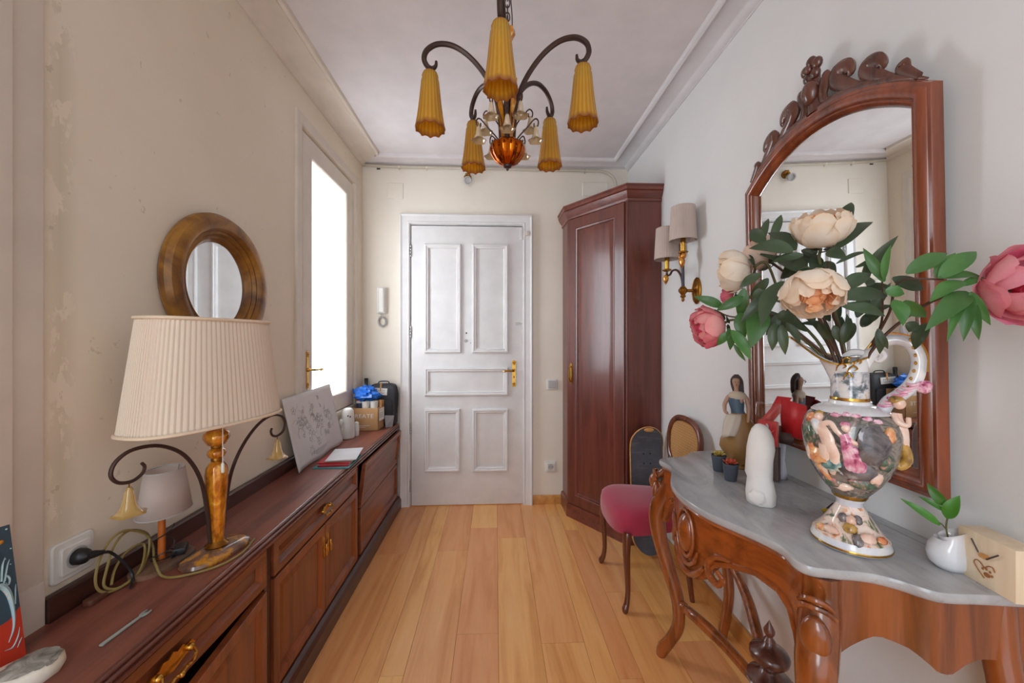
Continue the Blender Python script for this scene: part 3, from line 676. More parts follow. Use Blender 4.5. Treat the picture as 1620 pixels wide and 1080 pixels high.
# --- fossil stone
st=thing('stone_slab','cream stone slab with a rough grey fossil oval near the canvas','stone',(-.835,.72,ZT))
m=Mt('cream_stone'); v=m.coord(); m.set(rough=.7,col=m.ramp(m.noise(v,14,5,.6),[(.35,(214,196,168)),(.6,(236,228,214))])); m.bump(m.noise(v,30,5),.4,.004); M['stone']=m.m
m=Mt('grey_fossil'); v=m.coord(); m.set(rough=.6,col=m.ramp(m.noise(v,34,6,.7,1.2),[(.3,(98,94,86)),(.5,(150,146,136)),(.7,(196,192,182))])); m.bump(m.noise(v,60,5),.6,.004); M['fossil']=m.m
GM=T(-.838,.690,ZT)@RZ(rad(62))
mb=MB(); rg=[]
for k,(s_,z) in enumerate(((.92,0),(1,.010),(.97,.022),(.8,.028),(.4,.030))):
    rg.append([(s_*.070*(1+.10*noise.noise(Vector((cos(t)*2,sin(t)*2,1.3))))*cos(t)*(1.15 if cos(t)<0 else 1),s_*.040*(1+.15*noise.noise(Vector((cos(t)*2.5,sin(t)*2.5,5))))*sin(t),z+.002*noise.noise(Vector((cos(t)*3,sin(t)*3,k)))) for t in [2*PI*j/30 for j in range(30)]])
mb.loft(rg,GM); obj('matrix_stone',mb,M['stone'],st,smooth=60)
mb=MB(); mb.ell((.022,0,.027),(.042,.030,.008),22,10,GM,d=.35,seed=3); obj('fossil',mb,M['fossil'],st,smooth=60)
# --- canvas painting leaning at the left
cv=thing('painted_canvas','small canvas with pale curling sea creature on blue above a red band','painting',(-.915,.64,ZT))
bx=Vector((-.899,.767,ZT)); ex=Vector((.02,-1,0)).normalized(); ez=Vector((-.045,.012,.25)).normalized(); ey=ex.cross(ez); ey=-ey if ey.x<0 else ey
CM=basis(bx,ex,ey,ez)
mb=MB(); mb.box(0,.21,-.012,0,0,.262,CM); obj('stretched_canvas',mb,plain('canvas_blue',(62,84,98),.7),cv,smooth=0)
mb=MB(); mb.add([(0,.0004,0),(.21,.0004,0),(.21,.0004,.085),(.12,.0004,.07),(.018,.0004,.078),(0,.0004,.092)],[(0,1,2,3,4,5)],CM); obj('red_band',mb,plain('red_paint',(222,64,34),.6),cv,smooth=0)
M['palep']=plain('pale_blue_paint',(178,206,210),.6); M['crm']=plain('cream_paint',(232,208,184),.6)
mb=MB()
def stroke(mb,pts,r): 
    q=cr(pts,5); mb.tube([CM@Vector((a*.45-.002,.0008,b)) for a,_,b in [(p.x,0,p.z) for p in q]],[x*.55 for x in lerp_list(r,len(q))],6,sx=1.0)
for pts,r in (([(.055,0,.04),(.035,0,.06),(.03,0,.09),(.038,0,.125),(.06,0,.145),(.085,0,.14)],[.001,.003,.005,.008,.010,.006]),
    ([(.05,0,.145),(.038,0,.158),(.028,0,.150),(.034,0,.140),(.042,0,.147)],[.002,.003,.003,.002,.001]),
    ([(.045,0,.15),(.030,0,.175),(.020,0,.185)],[.003,.002,.0006]),([(.055,0,.152),(.046,0,.178),(.034,0,.192)],[.003,.003,.0006]),([(.066,0,.152),(.060,0,.185),(.050,0,.205)],[.003,.003,.0006]),
    ([(.02,0,.10),(.014,0,.125),(.010,0,.135)],[.002,.002,.0006]),([(.07,0,.03),(.045,0,.028),(.025,0,.04),(.015,0,.055)],[.0008,.0025,.002,.0006]),([(.03,0,.022),(.02,0,.03),(.012,0,.035)],[.001,.002,.0006])):
    mb=MB(); stroke(mb,pts,r); obj('painted_curl',mb,M['palep'],cv)
mb=MB()
for k in range(9): 
    a,b=random.uniform(.003,.06),random.uniform(.17,.25); mb.ell(tuple(CM@Vector((a,.0006,b))),random.uniform(.0008,.002),6,4)
o=obj('painted_speckle',mb,M['palep'],cv); o['kind']='stuff'
mb=MB()
for k in range(8):
    t=k/7; mb.ell(tuple(CM@Vector((.013+.018*t,.0022,.108+.038*sin(t*1.7)))),(.002,.0022,.003),6,4)
obj('belly_scales',mb,M['crm'],cv)
mb=MB(); mb.ell(tuple(CM@Vector((.016,.0006,.222))),(.002,.004,.004),10,6); obj('orange_moon',mb,plain('orange_paint',(212,136,36),.6),cv)
# --- round mirror
rm=thing('round_mirror','round mirror with a deep gilded brown wooden frame on the left wall','mirror',(XL,1.352,1.405))
RM_=LW(1.352,1.405)
m=Mt('rubbed_gilt_wood'); v=m.coord((1,1,1)); f=m.noise(v,7,6,.65,1.0); m.set(rough=.38,metal=.25,coat=.15,col=m.ramp(f,[(.3,(84,50,24)),(.5,(134,88,34)),(.68,(168,118,44)),(.8,(116,74,30))])); M['giltwood']=m.m
mb=MB(); mb.lathe([(.228,.001),(.236,.012),(.236,.026),(.226,.040),(.206,.047),(.188,.044),(.180,.036),(.178,.031),(.170,.033),(.166,.028),(.163,.022),(.156,.024),(.152,.018),(.143,.010),(.141,.004)],72,RM_,cap=(False,False)); obj('frame',mb,M['giltwood'],rm,smooth=35)
mb=MB(); mb.lathe([(.144,.004),(.144,.006)],64,RM_); obj('mirror_glass',mb,M['mirror'],rm,smooth=20)
# --- drawing board and things at the far end
bd=thing('floral_print_board','white board printed with grey flower drawings leaning against the wall','print',(-.915,1.99,ZT))
Q=[Vector((-.879,1.739,ZT+.001)),Vector((-.892,2.262,ZT+.001)),Vector((-.945,1.723,.949)),Vector((-.951,2.219,.962))]
def bp(u,v,off=0):
    p=(Q[0]*(1-u)+Q[1]*u)*(1-v)+(Q[2]*(1-u)+Q[3]*u)*v
    wv=.010*(1-v)**3*abs(sin(u*PI*2.3))+.014*max(0,1-v*5)*max(0,.2-abs(u-.05))*2
    p=p+Vector((.018*(1-v)**2*sin(u*PI)*0+off,0,wv)); return p
mb=MB(); nU,nV=24,16
mb.grid([[bp(i/nU,j/nV) for i in range(nU+1)] for j in range(nV+1)],closed=False)
obj('sheet',mb,plain('white_card',(220,215,214),.6),bd,solid=.003)
M['pencil']=plain('grey_print_ink',(176,172,175),.7)
mb=MB(); random.seed(11)
ups=(Q[2]-Q[0]).normalized(); rts=(Q[1]-Q[0]).normalized(); nr=rts.cross(ups); nr=nr if nr.x>0 else -nr
for k in range(46):
    u,v=random.gauss(.50,.24),random.gauss(.56,.20)
    if not(.06<u<.95 and .16<v<.93): continue
    c=bp(u,v)+nr*.0022; r=random.uniform(.006,.020); np_=random.choice((5,6,7)); gd=(k%3)*.15+.5
    mb.tube([c+rts*(r*(1+.35*cos(np_*a))*cos(a))+ups*(r*(1+.35*cos(np_*a))*sin(a)) for a in [2*PI*i/36 for i in range(36)]],(.0006),4,closed=True)
    if k%2: mb.ell(tuple(c),(.0012,r*.35,r*.35),8,5)
    a=random.uniform(0,6.28); mb.tube([c+rts*(r*cos(a))+ups*(r*sin(a)),c+rts*(2.6*r*cos(a))+ups*(2.6*r*sin(a)),c+rts*(3.6*r*cos(a+.3))+ups*(3.6*r*sin(a+.3))],.0006,4)
for j in range(4): mb.tube([bp(.30+.02*j,.135-.016*j)+nr*.0025,bp(.62-.03*j,.135-.016*j)+nr*.0025],.0012,4)
o=obj('flower_drawing',mb,M['pencil'],bd); o['kind']='stuff'
random.seed(5)
crd=[('turquoise booklet at the bottom of the pile on the worktop',(62,150,158),.004,(-.772,1.905),.165,.20,2),('lower red booklet in the pile on the worktop',(170,34,44),.007,(-.770,1.915),.140,.19,4),('upper red booklet in the pile on the worktop',(196,40,50),.005,(-.772,1.93),.150,.18,0),('grey card with yellowish edge in the pile on the worktop',(176,170,150),.006,(-.762,1.945),.13,.18,7),('white card on top of the pile on the worktop',(228,228,232),.003,(-.758,1.950),.14,.20,10)]
zz=ZT+.0004
for lb,c,h,(cx,cy),w_,d_,an in crd:
    t=thing('booklet',lb,'booklet',(cx,cy,zz),rad(an),'pile of booklets on the worktop')
    CMm=T(cx,cy,zz)@RZ(rad(an))
    mb=MB(); mb.box(-w_/2+.001,w_/2-.001,-d_/2+.001,d_/2,.0008,h-.0008,CMm); obj('pages',mb,M['plast'],t,smooth=0)
    mb=MB(); mb.box(-w_/2,w_/2,-d_/2,d_/2,h-.0009,h,CMm); mb.box(-w_/2,w_/2,-d_/2,d_/2,0,.0009,CMm); mb.box(-w_/2,w_/2,-d_/2-.001,-d_/2+.0005,0,h,CMm); obj('cover',mb,plain('booklet_cover',c,.4),t,smooth=0)
    zz+=h+.0003
# white canister
ca=thing('white_canister','tall white rounded canister with two grey dots in front of the cardboard box','canister',(-.903,2.365,ZT))
mb=MB(); mb.lathe([(.033,0),(.039,.004),(.040,.02),(.037,.12),(.033,.165),(.027,.178),(.018,.184),(.002,.185)],28,T(-.903,2.365,ZT)); obj('body',mb,M['plast'],ca)
mb=MB(); 
for a,z in ((-68,.142),(-48,.136)): mb.ell((-.903+.036*cos(rad(a)),2.365+.036*sin(rad(a)),ZT+z),(.004,.004,.006),8,6)
obj('grey_dots',mb,M['ink'],ca)
c2=thing('small_white_pot','small white lidded pot half hidden behind the white canister','pot',(-.872,2.425,ZT))
mb=MB(); mb.lathe([(.0145,0),(.0155,.02),(.0145,.065),(.012,.072)],20,T(-.872,2.425,ZT)); obj('body',mb,M['plast'],c2)
mb=MB(); mb.lathe([(.0122,.072),(.013,.080),(.010,.085),(.004,.087)],20,T(-.872,2.425,ZT)); obj('lid',mb,M['plast'],c2)
c3=thing('white_shell_ornament','small white lumpy shell ornament between the print board and the canister','ornament',(-.925,2.33,ZT))
mb=MB(); mb.ell((-.926,2.335,ZT+.055),(.017,.026,.055),14,9,d=.3,seed=4); mb.ell((-.926,2.318,ZT+.10),(.013,.018,.024),12,8,d=.4,seed=8); obj('shell',mb,M['plast'],c3,smooth=60)
# cardboard box with lettering
cb=thing('cardboard_box','open brown cardboard box printed with white capital letters','box',(-.86,2.62,ZT))
M['card']=plain('corrugated_card',(196,152,104),.75)
bx0,bx1,by0,by1,bz=-.945,-.775,2.545,2.675,.762
mb=MB(); t_=.004
mb.box(bx0,bx1,by0,by0+t_,ZT,bz);mb.box(bx0,bx1,by1-t_,by1,ZT,bz);mb.box(bx0,bx0+t_,by0,by1,ZT,bz);mb.box(bx1-t_,bx1,by0,by1,ZT,bz);mb.box(bx0,bx1,by0,by1,ZT,ZT+t_)
obj('carton',mb,M['card'],cb,bev=.001)
mb=MB(); mb.box(bx1-.06,bx1,by1-.003,by1,bz,bz+.035); obj('flap',mb,M['card'],cb)
def text(name,s,size,MM,mat,parent,ext=.0004):
    c=bpy.data.curves.new(name,'FONT'); c.body=s; c.size=size; c.extrude=ext; c.align_x='CENTER'; c.align_y='CENTER'; c.resolution_u=2
    o=bpy.data.objects.new(name,c); COL.objects.link(o); dg=bpy.context.evaluated_depsgraph_get(); me=bpy.data.meshes.new_from_object(o.evaluated_get(dg)); bpy.data.objects.remove(o)
    me.materials.clear(); me.materials.append(mat); ob=bpy.data.objects.new(name,me); COL.objects.link(ob)
    ob.parent=parent; me.transform(wm(parent).inverted()@MM); return ob
text('printed_letters','CREATE',.038,basis((-.882,by0-.0006,.708),(1.14,0,0),(0,0,1),(0,-1,0)),M['plast'],cb)
mb=MB()
for k,(a,b) in enumerate(((-.935,-.83),(-.93,-.86))): mb.box(a,b,by0-.0008,by0,.645-.010*k,.648-.010*k)
obj('small_print',mb,M['plast'],cb,smooth=0)
def peg(lab,loc,MM):
    p=thing('clothes_peg',lab,'peg',loc,0,None)
    for s_ in (-1,1):
        mb=MB(); mb.loft([[(s_*a,b,z) for a,b in ((.0005,-.005),(.006,-.005),(.006,.005),(.0005,.005))] if z<.03 else [(s_*a,b,z) for a,b in ((.003,-.005),(.007,-.005),(.007,.005),(.003,.005))] for z in (-.03,0,.02,.04)],MM); obj('jaw',mb,M['oak'],p,smooth=0)
    mb=MB(); mb.tube([MM@Vector((.0065*cos(t),.006*((t/9)-1),.006*sin(t))) for t in [k*.6 for k in range(30)]],.0011,4); obj('spring',mb,M['chrome'],p)
peg('wooden clothes peg on the corner of the cardboard box',(-.79,2.60,bz),T(bx1,2.598,bz+.006)@RX(rad(-8))@Matrix.Scale(1.05,4))
n1=thing('paper_label','white handwritten label pegged on the side of the cardboard box','note',(bx1+.004,2.60,.72))
mb=MB(); LB=basis((bx1+.0062,2.60,.725),(.12,1,0),(0,.0,1),(1,-.12,.0)); mb.box(-.040,.040,-.052,.03,0,.0008,LB); obj('paper',mb,M['plast'],n1,smooth=0)
mb=MB()
for r in range(3): mb.tube([LB@Vector((-.032+.006*i,-.005-.012*r+.004*random.random(),.0014)) for i in range(10)],.0009,4)
obj('handwriting',mb,M['ink'],n1)
# cups, can, blue bag in the box
for k,(x,y,lb) in enumerate(((-.868,2.585,'left white cup under the blue plastic bag'),(-.815,2.59,'right white cup under the blue plastic bag'))):
    t=thing('white_cup',lb,'cup',(x,y,ZT+.005),0,None)
    mb=MB(); mb.lathe([(.020,ZT+.005),(.021,ZT+.02),(.026,.795),(.0265,.801),(.024,.801),(.019,ZT+.02)],20,T(x,y,0)); obj('cup_body',mb,M['plast'],t)
    mb=MB(); mb.lathe([(.0265,.797),(.028,.801),(.0265,.804)],20,T(x,y,0),cap=(False,False)); obj('rim',mb,M['plast'],t)
t=thing('striped_can','red and white can standing behind the white cups','can',(-.915,2.60,ZT+.005))
for k,(za,zb,c) in enumerate(((ZT+.005,.79,(60,66,90)),(.79,.806,(225,222,220)),(.806,.824,(176,44,44)),(.824,.832,(226,224,222)))):
    mb=MB(); mb.lathe([(.024,za),(.024,zb)],18,T(-.913,2.60,0)); obj('can_band',mb,plain('can_band',c,.4),t)
bb=thing('blue_plastic_bag','crumpled bright blue plastic bag on top of the white cups','bag',(-.86,2.60,.83))
m=Mt('blue_plastic_film'); m.set(col=(38,116,218),rough=.25,trans=.15); M['blue']=m.m
mb=MB()
rg=[]
for i in range(17):
    a=PI*i/16; row=[]
    for j in range(32):
        b=2*PI*j/32; q=Vector((sin(a)*cos(b),sin(a)*sin(b),cos(a)))
        k=1+.42*noise.noise(q*2.6+Vector((3,1,9)))+.28*noise.noise(q*6+Vector((7,0,2)))+.12*noise.noise(q*13)
        row.append((-.872+.082*q.x*k,2.605+.058*q.y*k,.838+(.060 if q.z>0 else .034)*q.z*k))
    rg.append(row)
mb.loft(rg); obj('crumpled_film',mb,M['blue'],bb,smooth=28)
mb=MB(); mb.loft([[(-.93,2.60,.838),(-.93,2.606,.838),(-.925,2.606,.852),(-.925,2.60,.852)],[(-.955,2.60,.852),(-.955,2.604,.852),(-.952,2.604,.877),(-.952,2.60,.877)],[(-.960,2.60,.868),(-.960,2.603,.868),(-.961,2.603,.886),(-.961,2.60,.886)]]); obj('twisted_corner',mb,M['blue'],bb)
# black case by the door frame
bc=thing('black_case','black soft case standing in the corner with a white label clipped to its front','case',(-.785,2.73,ZT))
M['fab']=plain('black_nylon',(42,42,48),.6,bumps=(120,.15,.001))
BM=T(-.795,2.742,ZT)@RZ(rad(3))@Matrix.Diagonal((1.32,1,1.0,1))
mb=MB(); mb.loft([[(x,y,z) for x,y in round_rect(w_,d_,.018)] for w_,d_,z in ((.115,.07,0),(.135,.085,.01),(.140,.09,.12),(.136,.085,.26),(.12,.07,.283),(.09,.05,.290))],BM); obj('case_body',mb,M['fab'],bc)
mb=MB(); mb.loft([[(x,y-.046,z) for x,y in round_rect(w_,d_,.008)] for w_,d_,z in ((.095,.016,.02),(.105,.022,.03),(.105,.022,.165),(.09,.012,.18))],BM); obj('front_pocket',mb,M['fab'],bc)
mb=MB(); mb.tube([BM@Vector(p) for p in cr([(.068,-.01,.27),(.077,-.015,.22),(.075,-.01,.15),(.070,-.01,.08)],5)],.004,6); mb.tube([BM@Vector(p) for p in cr([(-.03,0,.288),(-.02,0,.305),(.02,0,.305),(.03,0,.288)],5)],.004,6); obj('strap',mb,M['black'],bc)
n2=thing('paper_label','white handwritten label pegged to the front of the black case','note',(-.80,2.68,.86))
LB=BM@Matrix.Diagonal((1/1.32,1,1,1))@T(-.018,-.0485,.240)@RX(rad(90))@RZ(rad(-4)); mb=MB(); mb.box(-.052,.052,-.024,.024,0,.0008,LB); obj('paper',mb,M['plast'],n2,smooth=0)
mb=MB(); random.seed(21)
for r in range(2): 
    for k in range(7):
        x=-.042+.012*k; y=.008-.018*r; mb.tube([LB@Vector((x+.004*random.uniform(-1,1),y+.006*random.uniform(-1,1),.0014)) for i in range(4)],.0009,4)
obj('handwriting',mb,M['ink'],n2)
peg('yellow wooden clothes peg on the label of the black case',(-.80,2.675,.89),LB@T(.006,.026,.0)@RX(rad(-90))@Matrix.Scale(.75,4))
pf=thing('clear_sleeve','grey translucent plastic sleeve leaning at the foot of the black case','sleeve',(-.73,2.69,ZT))
mb=MB(); mb.add([(-.752,2.635,ZT+.0005),(-.712,2.658,ZT+.0005),(-.705,2.676,ZT+.075),(-.765,2.655,ZT+.08)],[(0,1,2,3)]); obj('sleeve_sheet',mb,plain('grey_film',(150,148,150),.3),pf,smooth=0,solid=.0015)
tb=thing('dark_bottle','dark narrow bottle behind the blue bag near the wall corner','bottle',(-.925,2.755,ZT))
mb=MB(); mb.lathe([(.026,0),(.028,.01),(.028,.22),(.018,.26),(.012,.275),(.012,.305)],18,T(-.922,2.752,ZT)); obj('bottle_body',mb,plain('dark_green_glass',(56,48,42),.2),tb)
mb=MB(); mb.lathe([(.0135,.303),(.0135,.325),(.010,.328)],14,T(-.922,2.752,ZT)); obj('cap',mb,M['black'],tb)
# ================================================================== CONSOLE TABLE ON THE RIGHT
YC=1.080; MT=.760; MBm=.738
XE=[(0,.540),(.06,.546),(.12,.564),(.20,.604),(.25,.624),(.275,.627),(.30,.622),(.32,.618),(.34,.624),(.352,.642),(.357,.664)]
SIDE=[(.361,.676),(.366,.705),(.376,.736),(.395,.762),(.418,.782),(.432,.800),(.438,.830),(.441,.866),(.448,.920),(.455,.986)]
def Xm(u):
    u=abs(u)
    for (a,b),(c,d) in zip(XE,XE[1:]):
        if a<=u<=c:
            t=(u-a)/(c-a); return b+(d-b)*t
    return XE[-1][1]
ct=thing('console_table','carved walnut console table with serpentine grey marble top and cabriole legs','table',(.80,YC,0))
half=[tuple(p) for p in cr([(x,u,0) for u,x in XE],3)]; half=[(p[0],p[1]) for p in half]
side=[(p[0],p[1]) for p in cr([(x,u,0) for u,x in SIDE],3)]
right=[(x,-u) for x,u in half+side]           # towards the camera
left=[(x,u) for x,u in half+side]
XS=.955
def cut(p): return [q for q in p if q[0]<XS]
front=[(q[0],YC+q[1]) for q in cut(right)[::-1]]+[(q[0],YC+q[1]) for q in cut(left)[1:]]
out=[(XS,YC-.4525)]+front+[(XS,YC+.4525)]
def inset(poly,d):
    n=len(poly);o=[]
    for i in range(n):
        a=Vector(poly[i-1]);b=Vector(poly[i]);c=Vector(poly[(i+1)%n])
        e=(b-a);f=(c-b); e=e.normalized() if e.length>1e-9 else f.normalized(); f=f.normalized() if f.length>1e-9 else e
        nn=Vector((-(e.y+f.y),e.x+f.x)); nn=nn.normalized() if nn.length>1e-9 else Vector((0,0))
        o.append((b.x+nn.x*d,b.y+nn.y*d))
    return o
ar=sum(out[i-1][0]*out[i][1]-out[i][0]*out[i-1][1] for i in range(len(out)))
if ar<0: out=out[::-1]
mb=MB(); mb.loft([[(x,y,z) for x,y in inset(out,d)] for d,z in ((.006,MBm),(.002,MBm+.003),(0,MBm+.008),(0,MT-.005),(.002,MT-.001),(.005,MT))])
mt=obj('marble_top',mb,M['marble'],ct,smooth=35); mt['label']='grey veined marble top'
mb=MB(); mb.box(XS+.0012,.9885,YC-.455,YC+.455,MBm,MT-.0005); obj('marble_strip',mb,M['marble'],ct,bev=.001)
# aprons: front (with scroll-cut lower edge) and the two serpentine sides
def zf(u):
    u=abs(u); P=[(0,.540),(.045,.545),(.07,.560),(.085,.590),(.11,.622),(.15,.640),(.20,.652),(.245,.645),(.28,.622),(.305,.585),(.32,.53)]
    for (a,b),(c,d) in zip(P,P[1:]):
        if a<=u<=c:
            t=(u-a)/(c-a); t=t*t*(3-2*t)*.5+t*.5; return b+(d-b)*t
    return .53
us=[-.32+.64*i/80 for i in range(81)]
mb=MB(); mb.loft([[(Xm(u)+.016,YC+u,MBm),(Xm(u)+.016,YC+u,zf(u)),(Xm(u)+.036,YC+u,zf(u)),(Xm(u)+.036,YC+u,MBm)] for u in us])
ap=obj('front_apron',mb,M['consY'],ct,smooth=35)
mb=MB(); mb.tube([(Xm(u)+.018,YC+u,zf(u)+.006) for u in us if abs(u)>.088 and u<0],.0085,8); obj('apron_bead',mb,M['consY'],ap)
mb=MB(); mb.tube([(Xm(u)+.018,YC+u,zf(u)+.006) for u in us if abs(u)>.088 and u>0],.0085,8); obj('apron_bead',mb,M['consY'],ap)
mb=MB(); mb.tube([(Xm(u)+.014,YC+u,MBm-.006) for u in us],.006,8); obj('apron_bead',mb,M['consY'],ap)
for sg in (-1,1):
    mb=MB(); P=cr([(0,sg*.15,.655),(0,sg*.115,.648),(0,sg*.092,.620),(0,sg*.096,.588),(0,sg*.118,.578),(0,sg*.130,.598),(0,sg*.116,.612)],5)
    mb.tube([(Xm(p.y)+.013,YC+p.y,p.z) for p in P],lerp_list([.004,.008,.010,.010,.009,.007,.006],len(P)),8); obj('carved_scroll',mb,M['consY'],ap)
    mb=MB(); P=cr([(0,sg*.0,.548),(0,sg*.03,.552),(0,sg*.058,.572),(0,sg*.080,.600)],5)
    mb.tube([(Xm(p.y)+.010,YC+p.y,p.z) for p in P],lerp_list([.008,.009,.008,.005],len(P)),8); obj('carved_scroll',mb,M['consY'],ap)
    mb=MB(); P=cr([(0,sg*.0,.570),(0,sg*.024,.576),(0,sg*.046,.596),(0,sg*.058,.63)],5)
    mb.tube([(Xm(p.y)+.010,YC+p.y,p.z) for p in P],lerp_list([.006,.007,.006,.003],len(P)),8); obj('carved_scroll',mb,M['consY'],ap)
mb=MB(); mb.ell((.556,YC,.655),(.022,.034,.056),22,14); obj('oval_cartouche',mb,M['consY'],ap)
mb=MB(); mb.tube([(.548+.004,YC+.041*cos(t),.655+.066*sin(t)) for t in [2*PI*k/40 for k in range(40)]],.0055,8,closed=True); obj('cartouche_ring',mb,M['consY'],ap)
sp_=[(x,u) for x,u in side]
cum=[0]
for a,b in zip(sp_,sp_[1:]): cum.append(cum[-1]+math.hypot(a[0]-b[0],a[1]-b[1]))
def zs(t):
    P=[(0,.575),(.08,.60),(.2,.632),(.32,.628),(.45,.604),(.52,.600),(.62,.625),(.72,.636),(.84,.62),(1,.57)]
    for (a,b),(c,d) in zip(P,P[1:]):
        if a<=t<=c: return b+(d-b)*(t-a)/(c-a)
    return .6
for sg in (-1,1):
    mb=MB(); rg=[]
    for k,(x,u) in enumerate(sp_):
        t=cum[k]/cum[-1]; i0,i1=max(0,k-1),min(len(sp_)-1,k+1)
        tx,tu=sp_[i1][0]-sp_[i0][0],sp_[i1][1]-sp_[i0][1]; l=math.hypot(tx,tu); nx,nu=tu/l,-tx/l     # inward normal
        p=lambda d:(min(x+nx*d+ .004,.985),YC+sg*(u+nu*d))
        a,b=p(.016),p(.034); rg.append([(a[0],a[1],MBm),(a[0],a[1],zs(t)),(b[0],b[1],zs(t)),(b[0],b[1],MBm)])
    mb.loft(rg); obj('side_apron',mb,M['cons'],ct,smooth=35)
# legs
def leg(front,sg):
    mb=MB()
    if front:
        bxp=Vector((.668,YC+sg*.328,0)); dd=Vector((1,-sg*.85,0))
        prof=[(.000,.738,.034),(.000,.69,.034),(-.010,.64,.037),(-.030,.58,.036),(-.036,.52,.032),(-.028,.44,.028),(-.012,.36,.026),(.010,.26,.024),(.016,.19,.023),(.012,.13,.022),(-.006,.07,.021),(-.020,.035,.023),(-.026,.012,.020),(-.026,.000,.016)]
    else:
        bxp=Vector((.935,YC+sg*.41,0)); dd=Vector((.25,-sg*1,0))
        prof=[(.0,.738,.026),(-.006,.64,.026),(-.018,.56,.025),(-.014,.44,.022),(-.002,.30,.020),(.006,.2,.019),(-.004,.10,.019),(-.018,.03,.019),(-.02,0,.016)]
    P=cr([tuple(bxp+dd*d*1.15+Vector((0,0,z))) for d,z,r in prof],5); R=lerp_list([r for d,z,r in prof],len(P))
    mb.tube(P,R,10,up=tuple(dd.normalized()))
    o=obj('leg',mb,M['cons'],ct,smooth=50)
    if front:
        od=-dd.normalized()
        c=bxp+dd*(-.022)+Vector((0,0,.632)); 
        LMx=basis(c,od.cross(Vector((0,0,1))),Vector((0,0,1)),od)
        k=MB(); k.ell((0,0,.028),(.026,.042,.016),18,12,LMx); obj('cabochon',k,M['cons'],o)
        for z,w_ in ((.058,.030),(.072,.026),(-.050,.026),(-.064,.022),(-.085,.018)):
            k=MB(); k.tube([LMx@Vector(p) for p in cr([(-w_,z-.012,.020),(-w_*.6,z+.002,.032),(0,z+.006,.038),(w_*.6,z+.002,.032),(w_,z-.012,.020)],4)],.0055,7); obj('carved_ring',k,M['cons'],o)
        if sg<0: return o
        k=MB(); Q=lambda o_,z: tuple(bxp+od*o_+Vector((0,0,z)))
        q=cr([Q(.030,.715),Q(.042,.700),Q(.058,.690),Q(.070,.672),Q(.066,.652),Q(.052,.648),Q(.046,.660),Q(.054,.668)],5); k.tube(q,lerp_list([.010,.013,.015,.016,.016,.014,.011,.008],len(q)),9); obj('carved_scroll',k,M['cons'],o)
    return o
for fr in (1,0):
    for sg in (1,-1): leg(fr,sg)
# stretchers and central urn
HC=Vector((.800,YC-.005,.205))
def stretch(p0,z0,mid):
    mb=MB(); P=cr([p0,mid[0],mid[1],tuple(HC+Vector((mid[2],mid[3],0)))],8)
    mb.tube(P,lerp_list([.012,.017,.018,.017,.016],len(P)),10); mb.ell(p0,.019,10,8); return obj('stretcher',mb,M['cons'],ct)
for sg in (1,-1):
    stretch((.690,YC+sg*.285,.232),0,((.685,YC+sg*.20,.262),(.735,YC+sg*.11,.235),-.03,sg*.02))
    stretch((.930,YC+sg*.385,.335),0,((.915,YC+sg*.26,.275),(.865,YC+sg*.12,.215),.03,sg*.02))
mb=MB(); mb.lathe([(.02,.150),(.034,.165),(.052,.185),(.058,.200),(.056,.212),(.046,.220),(.030,.226),(.022,.236),(.024,.246),(.040,.256),(.050,.268),(.052,.280),(.048,.288),(.030,.298),(.018,.306),(.012,.318)],32,T(HC.x,HC.y,.018)); ur=obj('turned_urn',mb,M['crest'],ct)
mb=MB(); mb.lathe([(.010,.330),(.016,.336),(.012,.342),(.008,.348),(.014,.358),(.015,.366),(.009,.378),(.003,.390),(.001,.395)],18,T(HC.x,HC.y,.0)); obj('flame_finial',mb,M['crest'],ur)
mb=MB(); mb.lathe([(.056,.214),(.061,.219),(.056,.224)],30,T(HC.x,HC.y,.0)); obj('turned_ring',mb,M['crest'],ur)
# ================================================================== ARCHED MIRROR
la=rad(1.1); am=thing('arched_mirror','large arched wall mirror in polished walnut with a carved scrolling crest','mirror',(XR,1.083,.87))
ya_=rad(1.3); e1=Vector((sin(ya_),cos(ya_),0)); e2=Vector((-sin(la),0,cos(la))); e2=(e2-e1*e2.dot(e1)).normalized(); e3=e1.cross(e2); e3=-e3 if e3.x>0 else e3
AMx=basis((.980,1.083,.868),e1,e2,e3)
def outline(d,w_=.315,zsh=.900,zp=1.018):
    o=[(-w_+d,d),(w_-d,d)]; a=w_-d; z0=zsh-.55*d; z1=zp-d
    for k in range(33):
        y=a-2*a*k/32; o.append((y,z0+(z1-z0)*(1-(abs(y)/a)**2.1)))
    return o
def ring(d,h): return [(x,y,h) for x,y in outline(d)]
mb=MB(); pr=[(0,.001),(0,.020),(.003,.026),(.010,.026),(.014,.030),(.022,.034),(.030,.033),(.036,.028),(.038,.024),(.042,.025),(.046,.021),(.052,.011),(.053,.006)]
mb.loft([ring(d,h) for d,h in pr],AMx,cap=(False,False)); obj('frame',mb,M['mirZ'],am,smooth=35)
mb=MB(); mb.loft([ring(.048,.005),ring(.048,.008)],AMx); obj('mirror_glass',mb,M['mirror'],am,smooth=0)
mb=MB(); mb.loft([ring(.004,.0),ring(.004,.004)],AMx); obj('backboard',mb,M['mahdark'],am,smooth=0)
